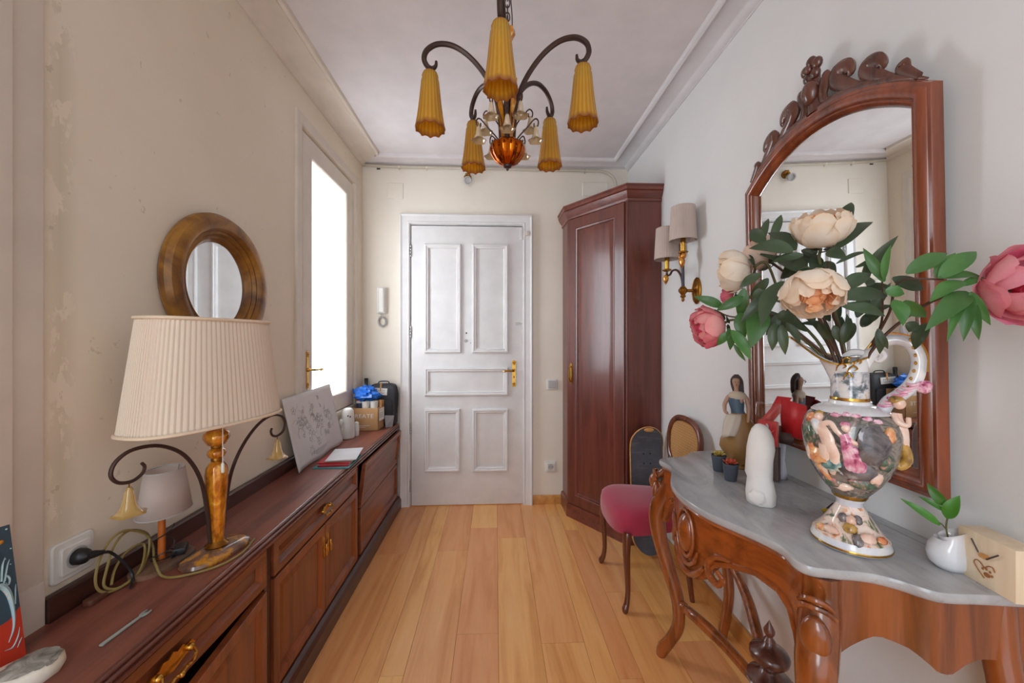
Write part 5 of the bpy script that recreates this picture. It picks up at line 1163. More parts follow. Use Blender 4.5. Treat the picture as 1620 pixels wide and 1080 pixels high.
def peony(lab,c,axis,R,pal,stem,sd,bud=False,opn=0):
    """pal = outer, mid, edge, heart (sRGB)"""
    random.seed(sd); c=Vector(c); ax=Vector(axis).normalized()
    t=thing('peony',lab,'flower',(VX,VY,1.10),0,'silk peonies in the ewer')
    F_=frame_to(tuple(c),ax)
    P4=[lin(q) for q in pal]
    def petal(phi,amax,hw,rs,k,curl,name='petal'):
        nu,nv=8,9; rows=[];cols=[]; s0=random.uniform(0,50)
        for j in range(nv+1):
            v=j/nv; row=[]
            for i in range(nu+1):
                u=-1+2*i/nu
                sh=(sin(PI*min(1,.10+.62*v)))**.8*(1-.22*max(0,v-.75)*4*abs(u))
                th=amax*(.06+.94*v)*(1-.13*u*u*v+.05*v*noise.noise(Vector((u*5+s0,1,4))))+.05*noise.noise(Vector((u*1.6+s0,v*2,sd)))
                ph=phi+u*hw*sh/max(.45,sin(min(th,2.2)))
                r=R*rs*(1+.05*u*u*v-.10*(1-v)**2+curl*v**5+.06*noise.noise(Vector((u*2.2+s0,v*2.5,7)))+.08*v**3*noise.noise(Vector((u*6+s0,v*3,2))))
                row.append((r*sin(th)*cos(ph),r*sin(th)*sin(ph),-r*cos(th)*.88))
                e=max(abs(u)**3*.7,max(0,(v-.72)/.28)); n_=.5+.5*noise.noise(Vector((u+s0,v*3,3)))
                cc=[P4[0][q]*(1-k)+P4[1][q]*k for q in range(3)]
                cc=[cc[q]*(1-.55*e*n_*1.4)+P4[2][q]*min(1,.55*e*n_*1.4) for q in range(3)] if e*n_*1.4*.55<1 else list(P4[2])
                cols.append(tuple(cc))
            rows.append(row)
        mb=MB(); mb.grid(rows,F_,col=cols); return obj(name,mb,M['petal'],t,smooth=80)
    n1=7
    for i in range(n1): petal(2*PI*i/n1+random.uniform(-.15,.15),rad(random.uniform(104,126)-opn),.62,1.0+.03*(i%2),random.choice((0,.35,.7)),.14*random.random())
    for i in range(6): petal(2*PI*(i+.5)/6+random.uniform(-.2,.2),rad(random.uniform(124,144)-opn),.58,.93+.02*(i%2),random.choice((.2,.5,.8)),.05)
    if not bud:
        for i in range(7): petal(2*PI*(i+.2)/7+random.uniform(-.2,.2),rad(random.uniform(132,150)),.46,.82,.7,.04)
        # ruffled heart
        mb=MB(); rows_all=[]
        for i in range(22):
            phi=random.uniform(0,6.28); rr=random.uniform(.10,.62)*R; nu,nv=5,4; rows=[];cols=[]; s0=random.uniform(0,50); w_=random.uniform(.14,.24)*R; h_=random.uniform(.30,.46)*R
            for j in range(nv+1):
                row=[]
                for k in range(nu+1):
                    u=-1+2*k/nu; v=j/nv
                    off=.10*R*noise.noise(Vector((u*2+s0,v*2,1)))
                    x=rr+off+.10*R*v*v; y=u*w_*(.5+.5*v); z=(.12*R+(h_)*v*(1-.15*u*u))*1.0*(1-(rr/R)**2*.25)+.05*R*noise.noise(Vector((u*4+s0,v,9)))
                    row.append((x*cos(phi)-y*sin(phi),x*sin(phi)+y*cos(phi),z))
                    k2=.5+.5*noise.noise(Vector((s0,u*2,v*2))); cols.append(tuple(P4[3][q]*(1-v*.6)+P4[2][q]*v*.6*1.0+ .04*k2 for q in range(3)))
                rows.append(row)
            mb.grid(rows,F_,col=cols)
        o=obj('ruffled_heart',mb,M['petal'],t,smooth=80); o['kind']='stuff'
        mb=MB(); mb.ell((0,0,0),(.45*R,.45*R,.40*R),14,8,F_); q=obj('flower_core',mb,plain('flower_core_paint',pal[3],.8),t)
    for i in range(4):
        a=2*PI*i/4+.4; mb=MB(); rows=[]
        for j in range(5):
            v=j/4; rows.append([tuple(F_@Vector(((.15*R+.62*R*v)*cos(a)-y*sin(a),(.15*R+.62*R*v)*sin(a)+y*cos(a),-R*(.92-.22*v*v)-.004))) for y in [w_*sin(PI*min(1,.15+.85*v))*.22*R for w_ in (-1,0,1)]])
        mb.grid(rows); obj('sepal',mb,M['leafd'],t,smooth=60,solid=.0008)
    base=c-ax*R*.9
    mb=MB(); pts=cr([tuple(stem[0])]+[tuple(x) for x in stem[1:]]+[tuple(base-ax*.03),tuple(base)],7); mb.tube(pts,lerp_list([.0035,.0032,.003,.0034],len(pts)),7); obj('stem',mb,M['stemg'] if sd%2 else M['stemb'],t)
    return t
V0=lambda a,y,z: VM@Vector((a,-y,z))
cream=((248,240,228),(248,234,218),(238,200,148),(240,176,130))
FL=[peony('cream peony topmost in the bouquet, opening upwards',(.690,.773,1.452),(-.24,-.34,.90),.050,cream,[V0(.0,0,1.09),V0(-.01,.0,1.20),V0(-.03,.02,1.30)],1),
 peony('cream peony with peach heart facing the room above the ewer spout',(.606,.698,1.302),(-.30,-.50,-.62),.050,cream,[V0(-.01,.01,1.09),V0(-.03,.02,1.19),V0(-.05,.06,1.26)],2),
 peony('cream peony leaning out to the left above the pink one',(.611,.954,1.392),(-.72,.55,-.10),.051,cream,[V0(-.015,0,1.09),V0(-.05,0,1.20),V0(-.12,-.02,1.30)],3),
 peony('pale peony half hidden behind the leftmost cream one',(.690,.965,1.440),(-.35,.5,.6),.044,((246,226,214),(246,222,208),(238,196,150),(236,180,140)),[V0(-.0,-.01,1.09),V0(-.03,-.01,1.22),V0(-.08,-.04,1.34)],4),
 peony('small deep pink peony drooping lowest at the left of the bouquet',(.545,.957,1.247),(-.86,.10,-.22),.050,((238,134,150),(248,196,184),(220,70,112),(214,60,100)),[V0(-.012,.01,1.09),V0(-.05,.01,1.18),V0(-.13,.02,1.25)],5),
 peony('large pink peony reaching nearest at the right end of the bouquet',(.838,.551,1.300),(-.30,-.94,.04),.060,((238,120,166),(248,192,190),(226,96,146),(200,50,80)),[V0(.012,0,1.09),V0(.04,.01,1.20),V0(.12,.03,1.29)],6,False,16),
 peony('deep pink peony bud peeping out above the drooping pink one',(.614,.985,1.336),(-.7,.5,.2),.022,((232,110,140),(240,150,160),(214,80,120),(210,70,110)),[V0(-.008,-.01,1.09),V0(-.04,-.01,1.21),V0(-.11,-.03,1.30)],7,True)]
def leaf(b,t_,w_,mat,par,sd):
    b,t_=Vector(b),Vector(t_); d=t_-b; L=d.length; d.normalize()
    view=Vector((0,0,1.215))-(b+t_)/2; view.normalize(); random.seed(sd)
    n=(view+Vector((random.uniform(-.4,.4),random.uniform(-.4,.4),random.uniform(.1,.6)))); n=(n-d*n.dot(d)).normalized(); s_=d.cross(n)
    nv=10; rows=[]
    for j in range(nv+1):
        v=j/nv; hw=w_/2*1.06*((v+.02)**.72*(1.001-v)**1.05)/.455*(1 if v<1 else 0); arch=.10*L*sin(PI*v)-.06*L*v*v
        row=[]
        for u in (-1,-.5,0,.5,1): row.append(tuple(b+d*(L*v)+s_*(u*hw)+n*(arch+.22*hw*abs(u)+.05*hw*sin(9*v+u*3))))
        rows.append(row)
    mb=MB(); mb.grid(rows); o=obj('leaf',mb,mat,par,smooth=80)
    return o
LEAVES=[(.649,.893,1.455,.683,.921,1.522,.0163,0,3),
(.653,.872,1.446,.702,.9,1.526,.0183,0,3),
(.641,.873,1.446,.642,.933,1.494,.0288,0,3),
(.648,.792,1.408,.631,.853,1.467,.0331,0,0),
(.627,.773,1.401,.573,.836,1.425,.0358,0,0),
(.641,.763,1.391,.602,.804,1.385,.0186,0,1),
(.775,.807,1.463,.823,.845,1.538,.0254,0,0),
(.696,.75,1.399,.797,.766,1.47,.0361,0,0),
(.666,.732,1.394,.666,.692,1.369,.0228,0,0),
(.709,.76,1.373,.79,.766,1.403,.0098,0,0),
(.695,.8,1.362,.719,.819,1.409,.0259,0,1),
(.694,.821,1.366,.683,.891,1.408,.0411,0,1),
(.698,.83,1.38,.694,.901,1.367,.0359,0,1),
(.605,.774,1.338,.543,.757,1.245,.037,0,1),
(.612,.804,1.328,.542,.817,1.255,.0256,0,2),
(.618,.834,1.354,.603,.875,1.316,.0215,0,2),
(.616,.854,1.367,.589,.895,1.34,.0228,0,2),
(.557,.907,1.296,.496,.929,1.324,.0229,1,4),
(.589,.875,1.316,.535,.898,1.285,.0236,1,4),
(.608,.854,1.298,.58,.835,1.196,.0476,1,4),
(.56,.876,1.237,.594,.855,1.167,.0253,1,4),
(.578,.896,1.204,.607,.894,1.161,.0097,1,4),
(.619,.814,1.251,.612,.814,1.19,.0224,0,1),
(.618,.794,1.247,.626,.793,1.181,.0192,0,1),
(.612,.774,1.25,.645,.773,1.205,.0161,0,1),
(.564,.896,1.242,.577,.906,1.188,.0205,1,4),
(.568,.896,1.233,.548,.917,1.2,.0195,1,4),
(.587,.885,1.28,.589,.875,1.212,.0287,1,4),
(.65,.832,1.276,.627,.853,1.224,.0257,0,1),
(.666,.812,1.275,.638,.843,1.246,.0355,0,1),
(.589,.875,1.337,.591,.895,1.263,.0253,1,4),
(.617,.844,1.333,.603,.865,1.303,.0213,0,2),
(.69,.851,1.4,.739,.869,1.371,.0314,0,1),
(.738,.829,1.387,.795,.846,1.367,.0244,0,1),
(.722,.829,1.403,.73,.869,1.433,.0278,0,0),
(.674,.711,1.311,.735,.709,1.348,.0276,0,1),
(.649,.692,1.295,.75,.688,1.3,.0278,0,1),
(.656,.692,1.279,.735,.679,1.26,.0231,0,1),
(.734,.689,1.329,.707,.7,1.392,.0172,1,5),
(.727,.679,1.327,.738,.678,1.394,.0122,1,5),
(.738,.688,1.325,.724,.699,1.349,.012,1,5),
(.714,.629,1.33,.777,.617,1.366,.026,1,5),
(.755,.618,1.321,.788,.616,1.366,.0191,1,5),
(.748,.608,1.319,.814,.605,1.367,.027,1,5),
(.746,.608,1.319,.815,.595,1.32,.015,1,5),
(.774,.597,1.304,.804,.586,1.316,.0153,1,5),
(.777,.597,1.312,.721,.599,1.28,.0254,1,5),
(.784,.596,1.294,.693,.58,1.233,.0299,1,5),
(.774,.587,1.287,.712,.569,1.214,.0124,1,5),
(.776,.587,1.289,.752,.578,1.213,.0174,1,5),
(.776,.587,1.293,.796,.576,1.237,.0142,1,5),
(.78,.587,1.278,.777,.577,1.214,.0145,1,5),
(.709,.66,1.305,.734,.649,1.297,.0207,1,5),
(.714,.649,1.286,.711,.63,1.24,.0244,1,5),
(.733,.649,1.285,.772,.647,1.253,.022,1,5),
(.777,.667,1.248,.772,.677,1.229,.0194,0,5),
(.797,.666,1.245,.793,.686,1.195,.0221,0,5),
(.766,.727,1.237,.781,.737,1.184,.0158,0,1),
(.766,.727,1.231,.786,.726,1.195,.0117,0,1),
(.732,.669,1.329,.793,.666,1.306,.0225,0,5),
(.729,.749,1.259,.72,.759,1.201,.0166,0,1),
(.714,.77,1.245,.725,.769,1.208,.0156,0,1),
(.717,.81,1.251,.748,.808,1.208,.0188,0,1),
(.756,.768,1.25,.751,.788,1.205,.0202,0,1)]
for i,l in enumerate(LEAVES): leaf(l[0:3],l[3:6],l[6]*1.42,M['leafg'] if l[7] else M['leafd'],FL[l[8]],i+100)
random.seed(77)
for i in range(30):
    a=random.uniform(-.17,.10); h=random.uniform(1.24,1.42); d=random.uniform(-.06,.05); b=V0(a*.6,d,h-.03); t=V0(a*1.15+random.uniform(-.03,.03),d+random.uniform(-.03,.03),h+random.uniform(-.05,.045))
    if abs(a)<.03 and h>1.34: continue
    leaf(b,t,random.uniform(.020,.034),M['leafd'],FL[random.choice((0,1,2,3))],i+500)
# twigs carrying the side leaf sprays
for f_,pts in ((5,[V0(.03,0,1.19),V0(.06,.05,1.27),(.735,.66,1.32),(.765,.615,1.318)]),(5,[V0(.03,0,1.19),V0(.05,.02,1.25),(.735,.69,1.325)]),(4,[V0(-.03,.01,1.17),(.65,.86,1.27),(.58,.90,1.27),(.55,.93,1.29)]),(1,[V0(-.02,.02,1.18),(.69,.80,1.30),(.66,.79,1.33)]),(0,[V0(-.01,0,1.18),(.73,.80,1.32),(.70,.77,1.38)])):
    mb=MB(); q=cr([tuple(p) for p in pts],6); mb.tube(q,lerp_list([.003,.0022,.0014],len(q)),6); obj('twig',mb,M['stemb'],FL[f_])
# ================================================================== SMALL THINGS ON THE MARBLE
def skinmesh(name,V,Ed,Rd,mat,par,sub=2):
    me=bpy.data.meshes.new(name); inv=wm(par).inverted(); me.from_pydata([tuple(inv@Vector(v)) for v in V],Ed,[]); o=bpy.data.objects.new(name,me); COL.objects.link(o); o.parent=par
    sk_=o.modifiers.new('skin','SKIN'); sk_.use_smooth_shade=True
    for i,r in enumerate(Rd):
        r=r if hasattr(r,'__len__') else (r,r); me.skin_vertices[0].data[i].radius=r; me.skin_vertices[0].data[i].use_root=(i==0)
    s=o.modifiers.new('sub','SUBSURF'); s.levels=sub; s.render_levels=sub; me.materials.append(mat)
    dg=bpy.context.evaluated_depsgraph_get(); nm=bpy.data.meshes.new_from_object(o.evaluated_get(dg)); o.modifiers.clear(); o.data=nm; nm.name=name
    return o
fx_,fy_=.862,1.318
GX=Vector((.84,-.545,0)); GY=Vector((-.545,-.84,0))
GF=basis((fx_,fy_,MT),GX,-GY,(0,0,1))@Matrix.Scale(1.045,4)       # local x = image right, -y = towards the room
fg=thing('figurine','painted figurine of a girl in blue bodice white apron and wind-blown brown skirt','figurine',(fx_,fy_,MT))
M['skin']=plain('painted_skin',(184,142,118),.45); M['hairb']=plain('painted_hair',(66,52,48),.5); M['bod']=plain('blue_bodice',(74,96,116),.5); M['apron']=plain('white_apron_paint',(206,190,174),.55); M['skirt']=plain('brown_skirt_paint',(150,110,60),.5); M['blouse']=plain('cream_blouse',(200,182,160),.5)
g=lambda x,y,z: GF@Vector((x,y,z))
V=[g(.006,0,.150),g(.004,0,.190),g(.001,0,.232),g(-.001,.0,.256),g(-.002,-.002,.272),g(-.003,-.003,.290),g(-.003,-.001,.306),
   g(.026,.0,.243),g(.034,-.003,.205),g(.033,-.012,.172),g(.031,-.017,.156),
   g(-.024,.0,.243),g(-.038,-.004,.212),g(-.036,-.020,.190),g(-.026,-.024,.184),
   g(.004,0,.10),g(.0,0,.05),g(-.002,-.004,.012)]
Ed=[(0,1),(1,2),(2,3),(3,4),(4,5),(5,6),(2,7),(7,8),(8,9),(9,10),(2,11),(11,12),(12,13),(13,14),(0,15),(15,16),(16,17)]
Rd=[(.020,.016),(.016,.012),(.021,.014),(.009,.009),(.0075,.0075),(.0135,.015),(.011,.012),.0088,.0078,.0062,.0048,.0088,.0078,.0062,.0048,.018,.016,.014]
skinmesh('body',V,Ed,Rd,M['skin'],fg)
mb=MB(); mb.ell(tuple(g(-.003,-.019,.288)),(.0024,.0024,.004),8,6); obj('nose',mb,M['skin'],fg)
for sx in (-.0055,.0035):
    mb=MB(); mb.ell(tuple(g(sx,-.0165,.2925)),(.0018,.0018,.0013),8,6); obj('eye',mb,M['hairb'],fg)
mb=MB(); mb.ell(tuple(g(-.002,-.0155,.2805)),(.0028,.0016,.0011),8,6); obj('mouth',mb,plain('painted_lips',(130,70,64),.5),fg)
mb=MB(); rg=[]
for k in range(10):
    t=k/9; z=.316-.075*t; w_=[.006,.014,.018,.0195,.0195,.019,.018,.017,.014,.008][k]
    rg.append([tuple(g(-.002+.010*t*t+w_*cos(a),(.003+.004*t)+ (w_*.95*sin(a) if sin(a)>0 else w_*.62*sin(a)*(1-t*.0 if k<3 else max(-.2,.5-t)*1.2)),z)) for a in [2*PI*j/20 for j in range(20)]])
mb.loft(rg); obj('hair',mb,M['hairb'],fg,smooth=60)
mb=MB(); mb.loft([[tuple(g(.004-.003*k+rx*cos(a),ry*sin(a),z)) for a in [2*PI*j/24 for j in range(24)]] for k,(rx,ry,z) in enumerate(((.022,.018,.180),(.0195,.0165,.195),(.0235,.0185,.220),(.022,.017,.236)))]); obj('bodice',mb,M['bod'],fg,smooth=60)
mb=MB(); mb.loft([[tuple(g(.001+rx*cos(a),ry*sin(a),z)) for a in [2*PI*j/24 for j in range(24)]] for rx,ry,z in ((.0235,.0180,.234),(.030,.0185,.242),(.024,.0150,.253),(.012,.011,.259))]); obj('blouse',mb,M['blouse'],fg,smooth=60)
mb=MB(); rg=[]
for k,(x0,rx,ry,z) in enumerate(((.004,.022,.018,.186),(.008,.030,.024,.155),(.014,.050,.034,.120),(.014,.064,.040,.086),(.010,.062,.040,.062),(.004,.042,.033,.038),(-.001,.024,.022,.018),(-.002,.018,.018,.010))):
    t=k/7; rg.append([tuple(g(x0+(rx*(1+.10*t*cos(7*a+k*.3)))*cos(a)+(.012*t*(1-t)*4*max(0,cos(a))),(ry*(1+.12*t*cos(7*a)))*sin(a),z+(.010*sin(2*a+.6)*t*(1-t)*4))) for a in [2*PI*j/42 for j in range(42)]])
mb.loft(rg); obj('skirt',mb,M['skirt'],fg,smooth=60)
mb=MB(); rows=[]
for j in range(8):
    v=j/7; z=.184-.072*v; row=[]
    for i in range(9):
        u=-1+2*i/8; hw=.014+.012*sin(PI*min(1,.2+.6*v)); R_=.020+.018*v
        row.append(tuple(g(-.008-.014*v+u*hw,-(R_)*math.sqrt(max(.05,1-(u*.75)**2))-.004-.002*sin(u*8+v*3),z+.010*u*v-.012*(u>.0)*u*v)))
    rows.append(row)
mb.grid(rows); obj('apron',mb,M['apron'],fg,smooth=80,solid=.0015)
mb=MB(); mb.lathe([(.030,.0005),(.032,.004),(.028,.010),(.022,.013)],24,GF@T(0,0,0),sy=.85); obj('base',mb,M['skirt'],fg)
# pots with succulents
M['potg']=plain('grey_pot',(72,78,88),.6)
for (x,y,lb,c1) in ((.775,1.285,'left dark grey mini pot with a yellowish succulent',(188,160,70)),(.760,1.195,'right dark grey mini pot with a reddish succulent in front of the figurine',(196,74,44))):
    t=thing('succulent_pot',lb,'pot plant',(x,y,MT),0,None)
    mb=MB(); mb.lathe([(.016,0),(.0175,.002),(.0225,.048),(.024,.049),(.024,.055),(.0215,.055),(.0205,.046)],28,T(x,y,MT)); obj('pot',mb,M['potg'],t)
    mb=MB(); mb.lathe([(.001,.047),(.0212,.047),(.0212,.048),(.001,.049)],20,T(x,y,MT)); obj('soil',mb,plain('potting_soil',(66,44,34),.9,bumps=(120,.5)),t)
    mat=plain('succulent_leaf',c1,.5)
    for k in range(13):
        a=k*2.4; r=.003+.0010*k; el=rad(70-4.0*k); d=Vector((cos(a)*cos(el),sin(a)*cos(el),sin(el))); c=Vector((x,y,MT+.050))+d*r
        mb=MB(); mb.ell((0,0,.007),(.0042,.0026,.009),8,6,frame_to(tuple(c),d)); obj('succulent_leaf',mb,mat,t)
# alabaster block
ws=thing('alabaster_sculpture','upright white rough alabaster sculpture with rounded top on the marble','sculpture',(.735,1.025,MT))
m=Mt('white_alabaster'); v=m.coord(); m.set(col=m.mix(m.noise(v,18,4),(236,232,228),(220,214,210)),rough=.55,sss=.3); m.b.inputs['Subsurface Radius'].default_value=(.02,.015,.012); m.b.inputs['Subsurface Scale'].default_value=.5; m.bump(m.noise(v,42,4),.35,.004); M['alab']=m.m
mb=MB(); rg=[]; WM=T(.733,1.022,MT)@RZ(rad(-38))
for k,(rx,ry,z,x0) in enumerate(((.030,.026,.0,.004),(.035,.030,.004,.004),(.036,.031,.030,.003),(.033,.029,.058,.001),(.030,.027,.070,.0),(.032,.028,.085,-.002),(.033,.029,.120,-.001),(.033,.028,.155,.001),(.030,.026,.185,.002),(.022,.020,.207,.002),(.011,.010,.219,.001),(.002,.002,.222,0))):
    rg.append([(x0+rx*(1+.10*noise.noise(Vector((cos(a)*1.6,sin(a)*1.6,z*26))))*cos(a),ry*(1+.12*noise.noise(Vector((cos(a)*1.8,sin(a)*1.8,z*26+9))))*sin(a),z) for a in [2*PI*j/36 for j in range(36)]])
mb.loft(rg,WM); obj('stone_body',mb,M['alab'],ws,smooth=70)
mb=MB(); mb.ell((-.004,-.027,.026),(.020,.010,.022),16,10,WM,d=.3,seed=2); obj('carved_bump',mb,M['alab'],ws,smooth=70)
# gift wrapping behind it
gb=thing('red_gift_wrap','red folded gift paper with pale pleated skirt leaning under the mirror','gift wrap',(.955,1.20,MT))
M['redp']=plain('red_gift_paper',(206,34,40),.45); M['palepap']=plain('pale_grey_paper',(196,192,200),.6); M['drk']=plain('dark_brown_shade_and_box',(70,44,38),.6)
def sheet(name,P,mat,par,th=.0015):
    mb=MB(); mb.grid([[tuple(p) for p in row] for row in P]); return obj(name,mb,mat,par,smooth=30,solid=th)
def wp(px,py,zc):   # helper in room metres: lateral, height at a given distance
    return Vector((zc*((px-810)/600*cos(rad(2.5))+sin(rad(2.5))),zc*(cos(rad(2.5))-(px-810)/600*sin(rad(2.5))),1.215+zc*(537-py)/600))
rows=[]
for j in range(5):
    v=j/4; rows.append([(.905+.055*(i/14)+.012*(1-v)*cos(i*1.9),1.285-.10*(i/14)+.010*(1-v)*sin(i*1.9),MT+.001+(.125)*v+.004*v*sin(i*1.9)) for i in range(15)])
sheet('pleated_skirt',rows,M['palepap'],gb)
sheet('red_front_panel',[[(.893,1.300,MT+.105),(.906,1.268,MT+.112)],[(.915,1.262,MT+.165),(.934,1.222,MT+.172)],[(.935,1.222,MT+.225),(.949,1.178,MT+.235)],[(.946,1.205,MT+.270),(.955,1.155,MT+.272)]],M['redp'],gb)
sheet('red_side_panel',[[(.946,1.185,MT+.150),(.957,1.100,MT+.150)],[(.945,1.190,MT+.21),(.957,1.095,MT+.21)],[(.945,1.188,MT+.266),(.956,1.100,MT+.256)]],M['redp'],gb)
sheet('shading_sheet',[[(.920,1.260,MT+.118),(.952,1.150,MT+.122)],[(.932,1.240,MT+.155),(.953,1.140,MT+.160)]],M['drk'],gb)  # dark sheet standing in for the shading below the red paper
cp=thing('cellophane_packet','clear cellophane packet with red paper and a small silver bow behind the alabaster','packet',(.912,1.2,MT))
m=Mt('cellophane'); tr=m.n('ShaderNodeBsdfTransparent'); gl=m.n('ShaderNodeBsdfGlossy'); gl.inputs['Roughness'].default_value=.08; mx=m.n('ShaderNodeMixShader'); mx.inputs[0].default_value=.12; m.l(tr.outputs[0],mx.inputs[1]); m.l(gl.outputs[0],mx.inputs[2]); m.l(mx.outputs[0],m.out.inputs[0]); M['cello']=m.m
mb=MB(); CP=T(.912,1.200,MT+.001)@Matrix.Scale(.95,4)@RZ(rad(-62)); mb.loft([[(x,y,z) for x,y in round_rect(w_,d_,.008,3)] for w_,d_,z in ((.075,.030,0),(.080,.034,.10),(.078,.030,.20),(.084,.012,.255),(.080,.004,.262))],CP); obj('clear_film',mb,M['cello'],cp,smooth=20)
mb=MB(); mb.box(-.034,.034,-.010,.010,.002,.115,CP); obj('dark_sweet_box',mb,M['drk'],cp,bev=.003)
mb=MB(); mb.box(-.030,.030,-.008,.006,.116,.20,CP); mb2=MB(); obj('red_card',mb,M['redp'],cp,bev=.002)
for k in range(6):
    a=2*PI*k/6; mb=MB(); mb.tube([CP@Vector(p) for p in cr([(0,-.014,.165),(.018*cos(a),-.022,.165+.018*sin(a)),(.026*cos(a+.4),-.018,.165+.026*sin(a+.4)),(0,-.014,.165)],5)],.0022,5); obj('bow_loop',mb,M['palepap'] if k%2 else M['redp'],cp)
mb=MB(); mb.ell((0,-.016,.118),(.024,.010,.016),14,8,CP); obj('silver_pouch',mb,M['chrome'],cp)
gb.location.x-=.022; cp.location.x-=.022
# butterfly ornament
bf=thing('bird_ornament','tiny yellow and black bird ornament lying behind the ewer foot','ornament',(.865,.94,MT))
BMx=T(.862,.952,MT)@RZ(rad(20))
mb=MB(); mb.ell((0,0,.008),(.012,.007,.007),12,8,BMx); mb.ell((-.011,0,.013),(.006,.005,.005),10,7,BMx); obj('bird_body',mb,plain('yellow_feathers',(196,166,40),.7),bf)
mb=MB(); mb.loft([[(.006,-.004,.012),(.006,.004,.012),(.006,.004,.014),(.006,-.004,.014)],[(.034,-.004,.022),(.034,.004,.022),(.034,.004,.0232),(.034,-.004,.0232)]],BMx); obj('tail',mb,M['black'],bf,smooth=0)
# bud vase
bv=thing('bud_vase','small white pinched bud vase with a green leafy sprig','vase',(.900,.722,MT))
BX=T(.902,.716,MT)@RZ(rad(-42))
mb=MB(); rg=[]
for rx,ry,z,x0 in ((.012,.012,.0,.002),(.022,.020,.002,.001),(.030,.026,.012,0),(.032,.027,.028,-.001),(.029,.025,.044,-.001),(.023,.021,.058,.001),(.019,.018,.066,.004),(.021,.020,.073,.006),(.0215,.0205,.074,.006),(.018,.017,.072,.006),(.015,.014,.060,.003),(.012,.012,.045,.001)):
    rg.append([(x0+rx*(1+(.10*cos(a-.6)**3 if z>.055 else 0)-.12*max(0,cos(a-5.4))**6*(z>.008)*(z<.05))*cos(a),ry*(1-.10*max(0,cos(a-5.4))**6*(z<.05))*sin(a),z+(.012*cos(a) if z>.062 else 0)) for a in [2*PI*j/40 for j in range(40)]])
mb.loft(rg,BX); obj('vase_body',mb,plain('white_porcelain',(226,228,234),.12,coat=.6),bv,smooth=60)
def bpt(x,y,z): return BX@Vector((x,y,z))
sprg=thing('leaf_sprig','green sprig with four leaves standing in the white bud vase','sprig',(.893,.727,MT+.05),0,None)
mb=MB(); mb.tube(cr([bpt(.0,0,.05),bpt(-.004,0,.08),bpt(-.002,0,.105),bpt(-.004,0,.125)],5),.0014,6); mb.tube(cr([bpt(-.003,0,.075),bpt(-.010,.0,.085),bpt(-.016,0,.088)],4),.0012,6); obj('stem',mb,M['stemg'],sprg)
M['freshleaf']=leafmat('fresh_leaf',(76,140,44),(52,104,30))
for b_,t__,w_ in ((bpt(-.012,0,.082),bpt(-.068,.0,.122),.021),(bpt(-.004,-.004,.100),bpt(.012,-.006,.150),.032),(bpt(-.004,0,.122),bpt(-.030,.0,.162),.026),(bpt(-.006,.0,.112),bpt(-.042,.004,.132),.014)):
    leaf(b_,t__,w_,M['freshleaf'],sprg,int(w_*1e4))
# wooden block clock
ck=thing('wooden_clock','pale wooden block clock with two hands and a burnt paw heart','clock',(.945,.655,MT))
ya,yb_=.612,.706; xa=.908
CK=basis((xa,ya,MT),(.0,1,0),(0,0,1),(-1,0,0))@T(0,0,0)
CKR=T(xa,yb_,MT)@RZ(rad(-9))@T(-xa,-yb_,-MT)
mb=MB(); mb.box(xa,xa+.045,ya,yb_,MT,MT+.092,CKR); obj('wooden_block',mb,wood('pale_pine',(232,214,186),(220,198,168),'Z',.5,.05,var=0),ck,bev=.0015)
CF=CKR@basis((xa-.0006,(ya+yb_)/2,MT+.046),(0,-1,0),(0,0,1),(-1,0,0))     # x = image right
mb=MB(); mb.prism(round_rect(.014,.008,.003),0,.004,CF@T(0,.010,0)); obj('hub',mb,M['oak'],ck)
M['umber']=plain('dark_umber',(70,52,44),.5); M['burnt']=plain('burnt_wood',(160,100,50),.7)
for p0,p1 in (((-.006,.014),(-.018,.034)),((.007,.008),(.026,.026))):
    mb=MB(); mb.tube([CF@Vector((p0[0],p0[1],.0045)),CF@Vector((p1[0],p1[1],.0045))],.0013,6); obj('hand',mb,M['umber'],ck)
hq=[(0,-.030),(-.012,-.018),(-.017,-.009),(-.013,-.003),(-.006,-.005),(0,-.011),(.006,-.005),(.013,-.003),(.017,-.010)]
mb=MB(); q=cr([CF@Vector((a,b,.0008)) for a,b in hq],5); mb.tube(q,.0009,5); obj('burnt_heart',mb,M['burnt'],ck)
for a,b,rx,rz in ((.004,-.022,.006,.0045),(-.003,-.014,.002,.0026),(.003,-.012,.002,.0026),(.009,-.014,.002,.0026),(.012,-.020,.002,.0026)):
    mb=MB(); mb.ell((a,b,.0004),(rx,rz,.0006),10,5,CF); obj('burnt_paw',mb,M['burnt'],ck)
# ================================================================== CHANDELIER
CXc,CYc=.040,1.270
cl=thing('chandelier','bronze chandelier with five amber ribbed glass shades and small bell flowers','chandelier',(CXc,CYc,ZC))
CMc=T(CXc,CYc,0)
m=Mt('amber_streaked_glass'); g=m.n('ShaderNodeTexCoord'); a=m.n('ShaderNodeAttribute'); a.attribute_name='tint'
m.set(col=a.outputs['Color'],rough=.18,coat=.5,trans=.25); tl=m.n('ShaderNodeBsdfTranslucent'); m.l(a.outputs['Color'],tl.inputs[0]); mx=m.n('ShaderNodeMixShader'); mx.inputs[0].default_value=.45
m.l(m.b.outputs[0],mx.inputs[1]); m.l(tl.outputs[0],mx.inputs[2]); m.l(mx.outputs[0],m.out.inputs[0]); M['streak']=m.m
M['palebell']=glassy('pale_amber_bell_glass',(232,206,160),.15,.55,1.45); 
SH=[(.016,.0),(.022,-.004),(.026,-.014),(.0245,-.020),(.028,-.030),(.031,-.060),(.035,-.100),(.040,-.140),(.044,-.165),(.0475,-.182)]
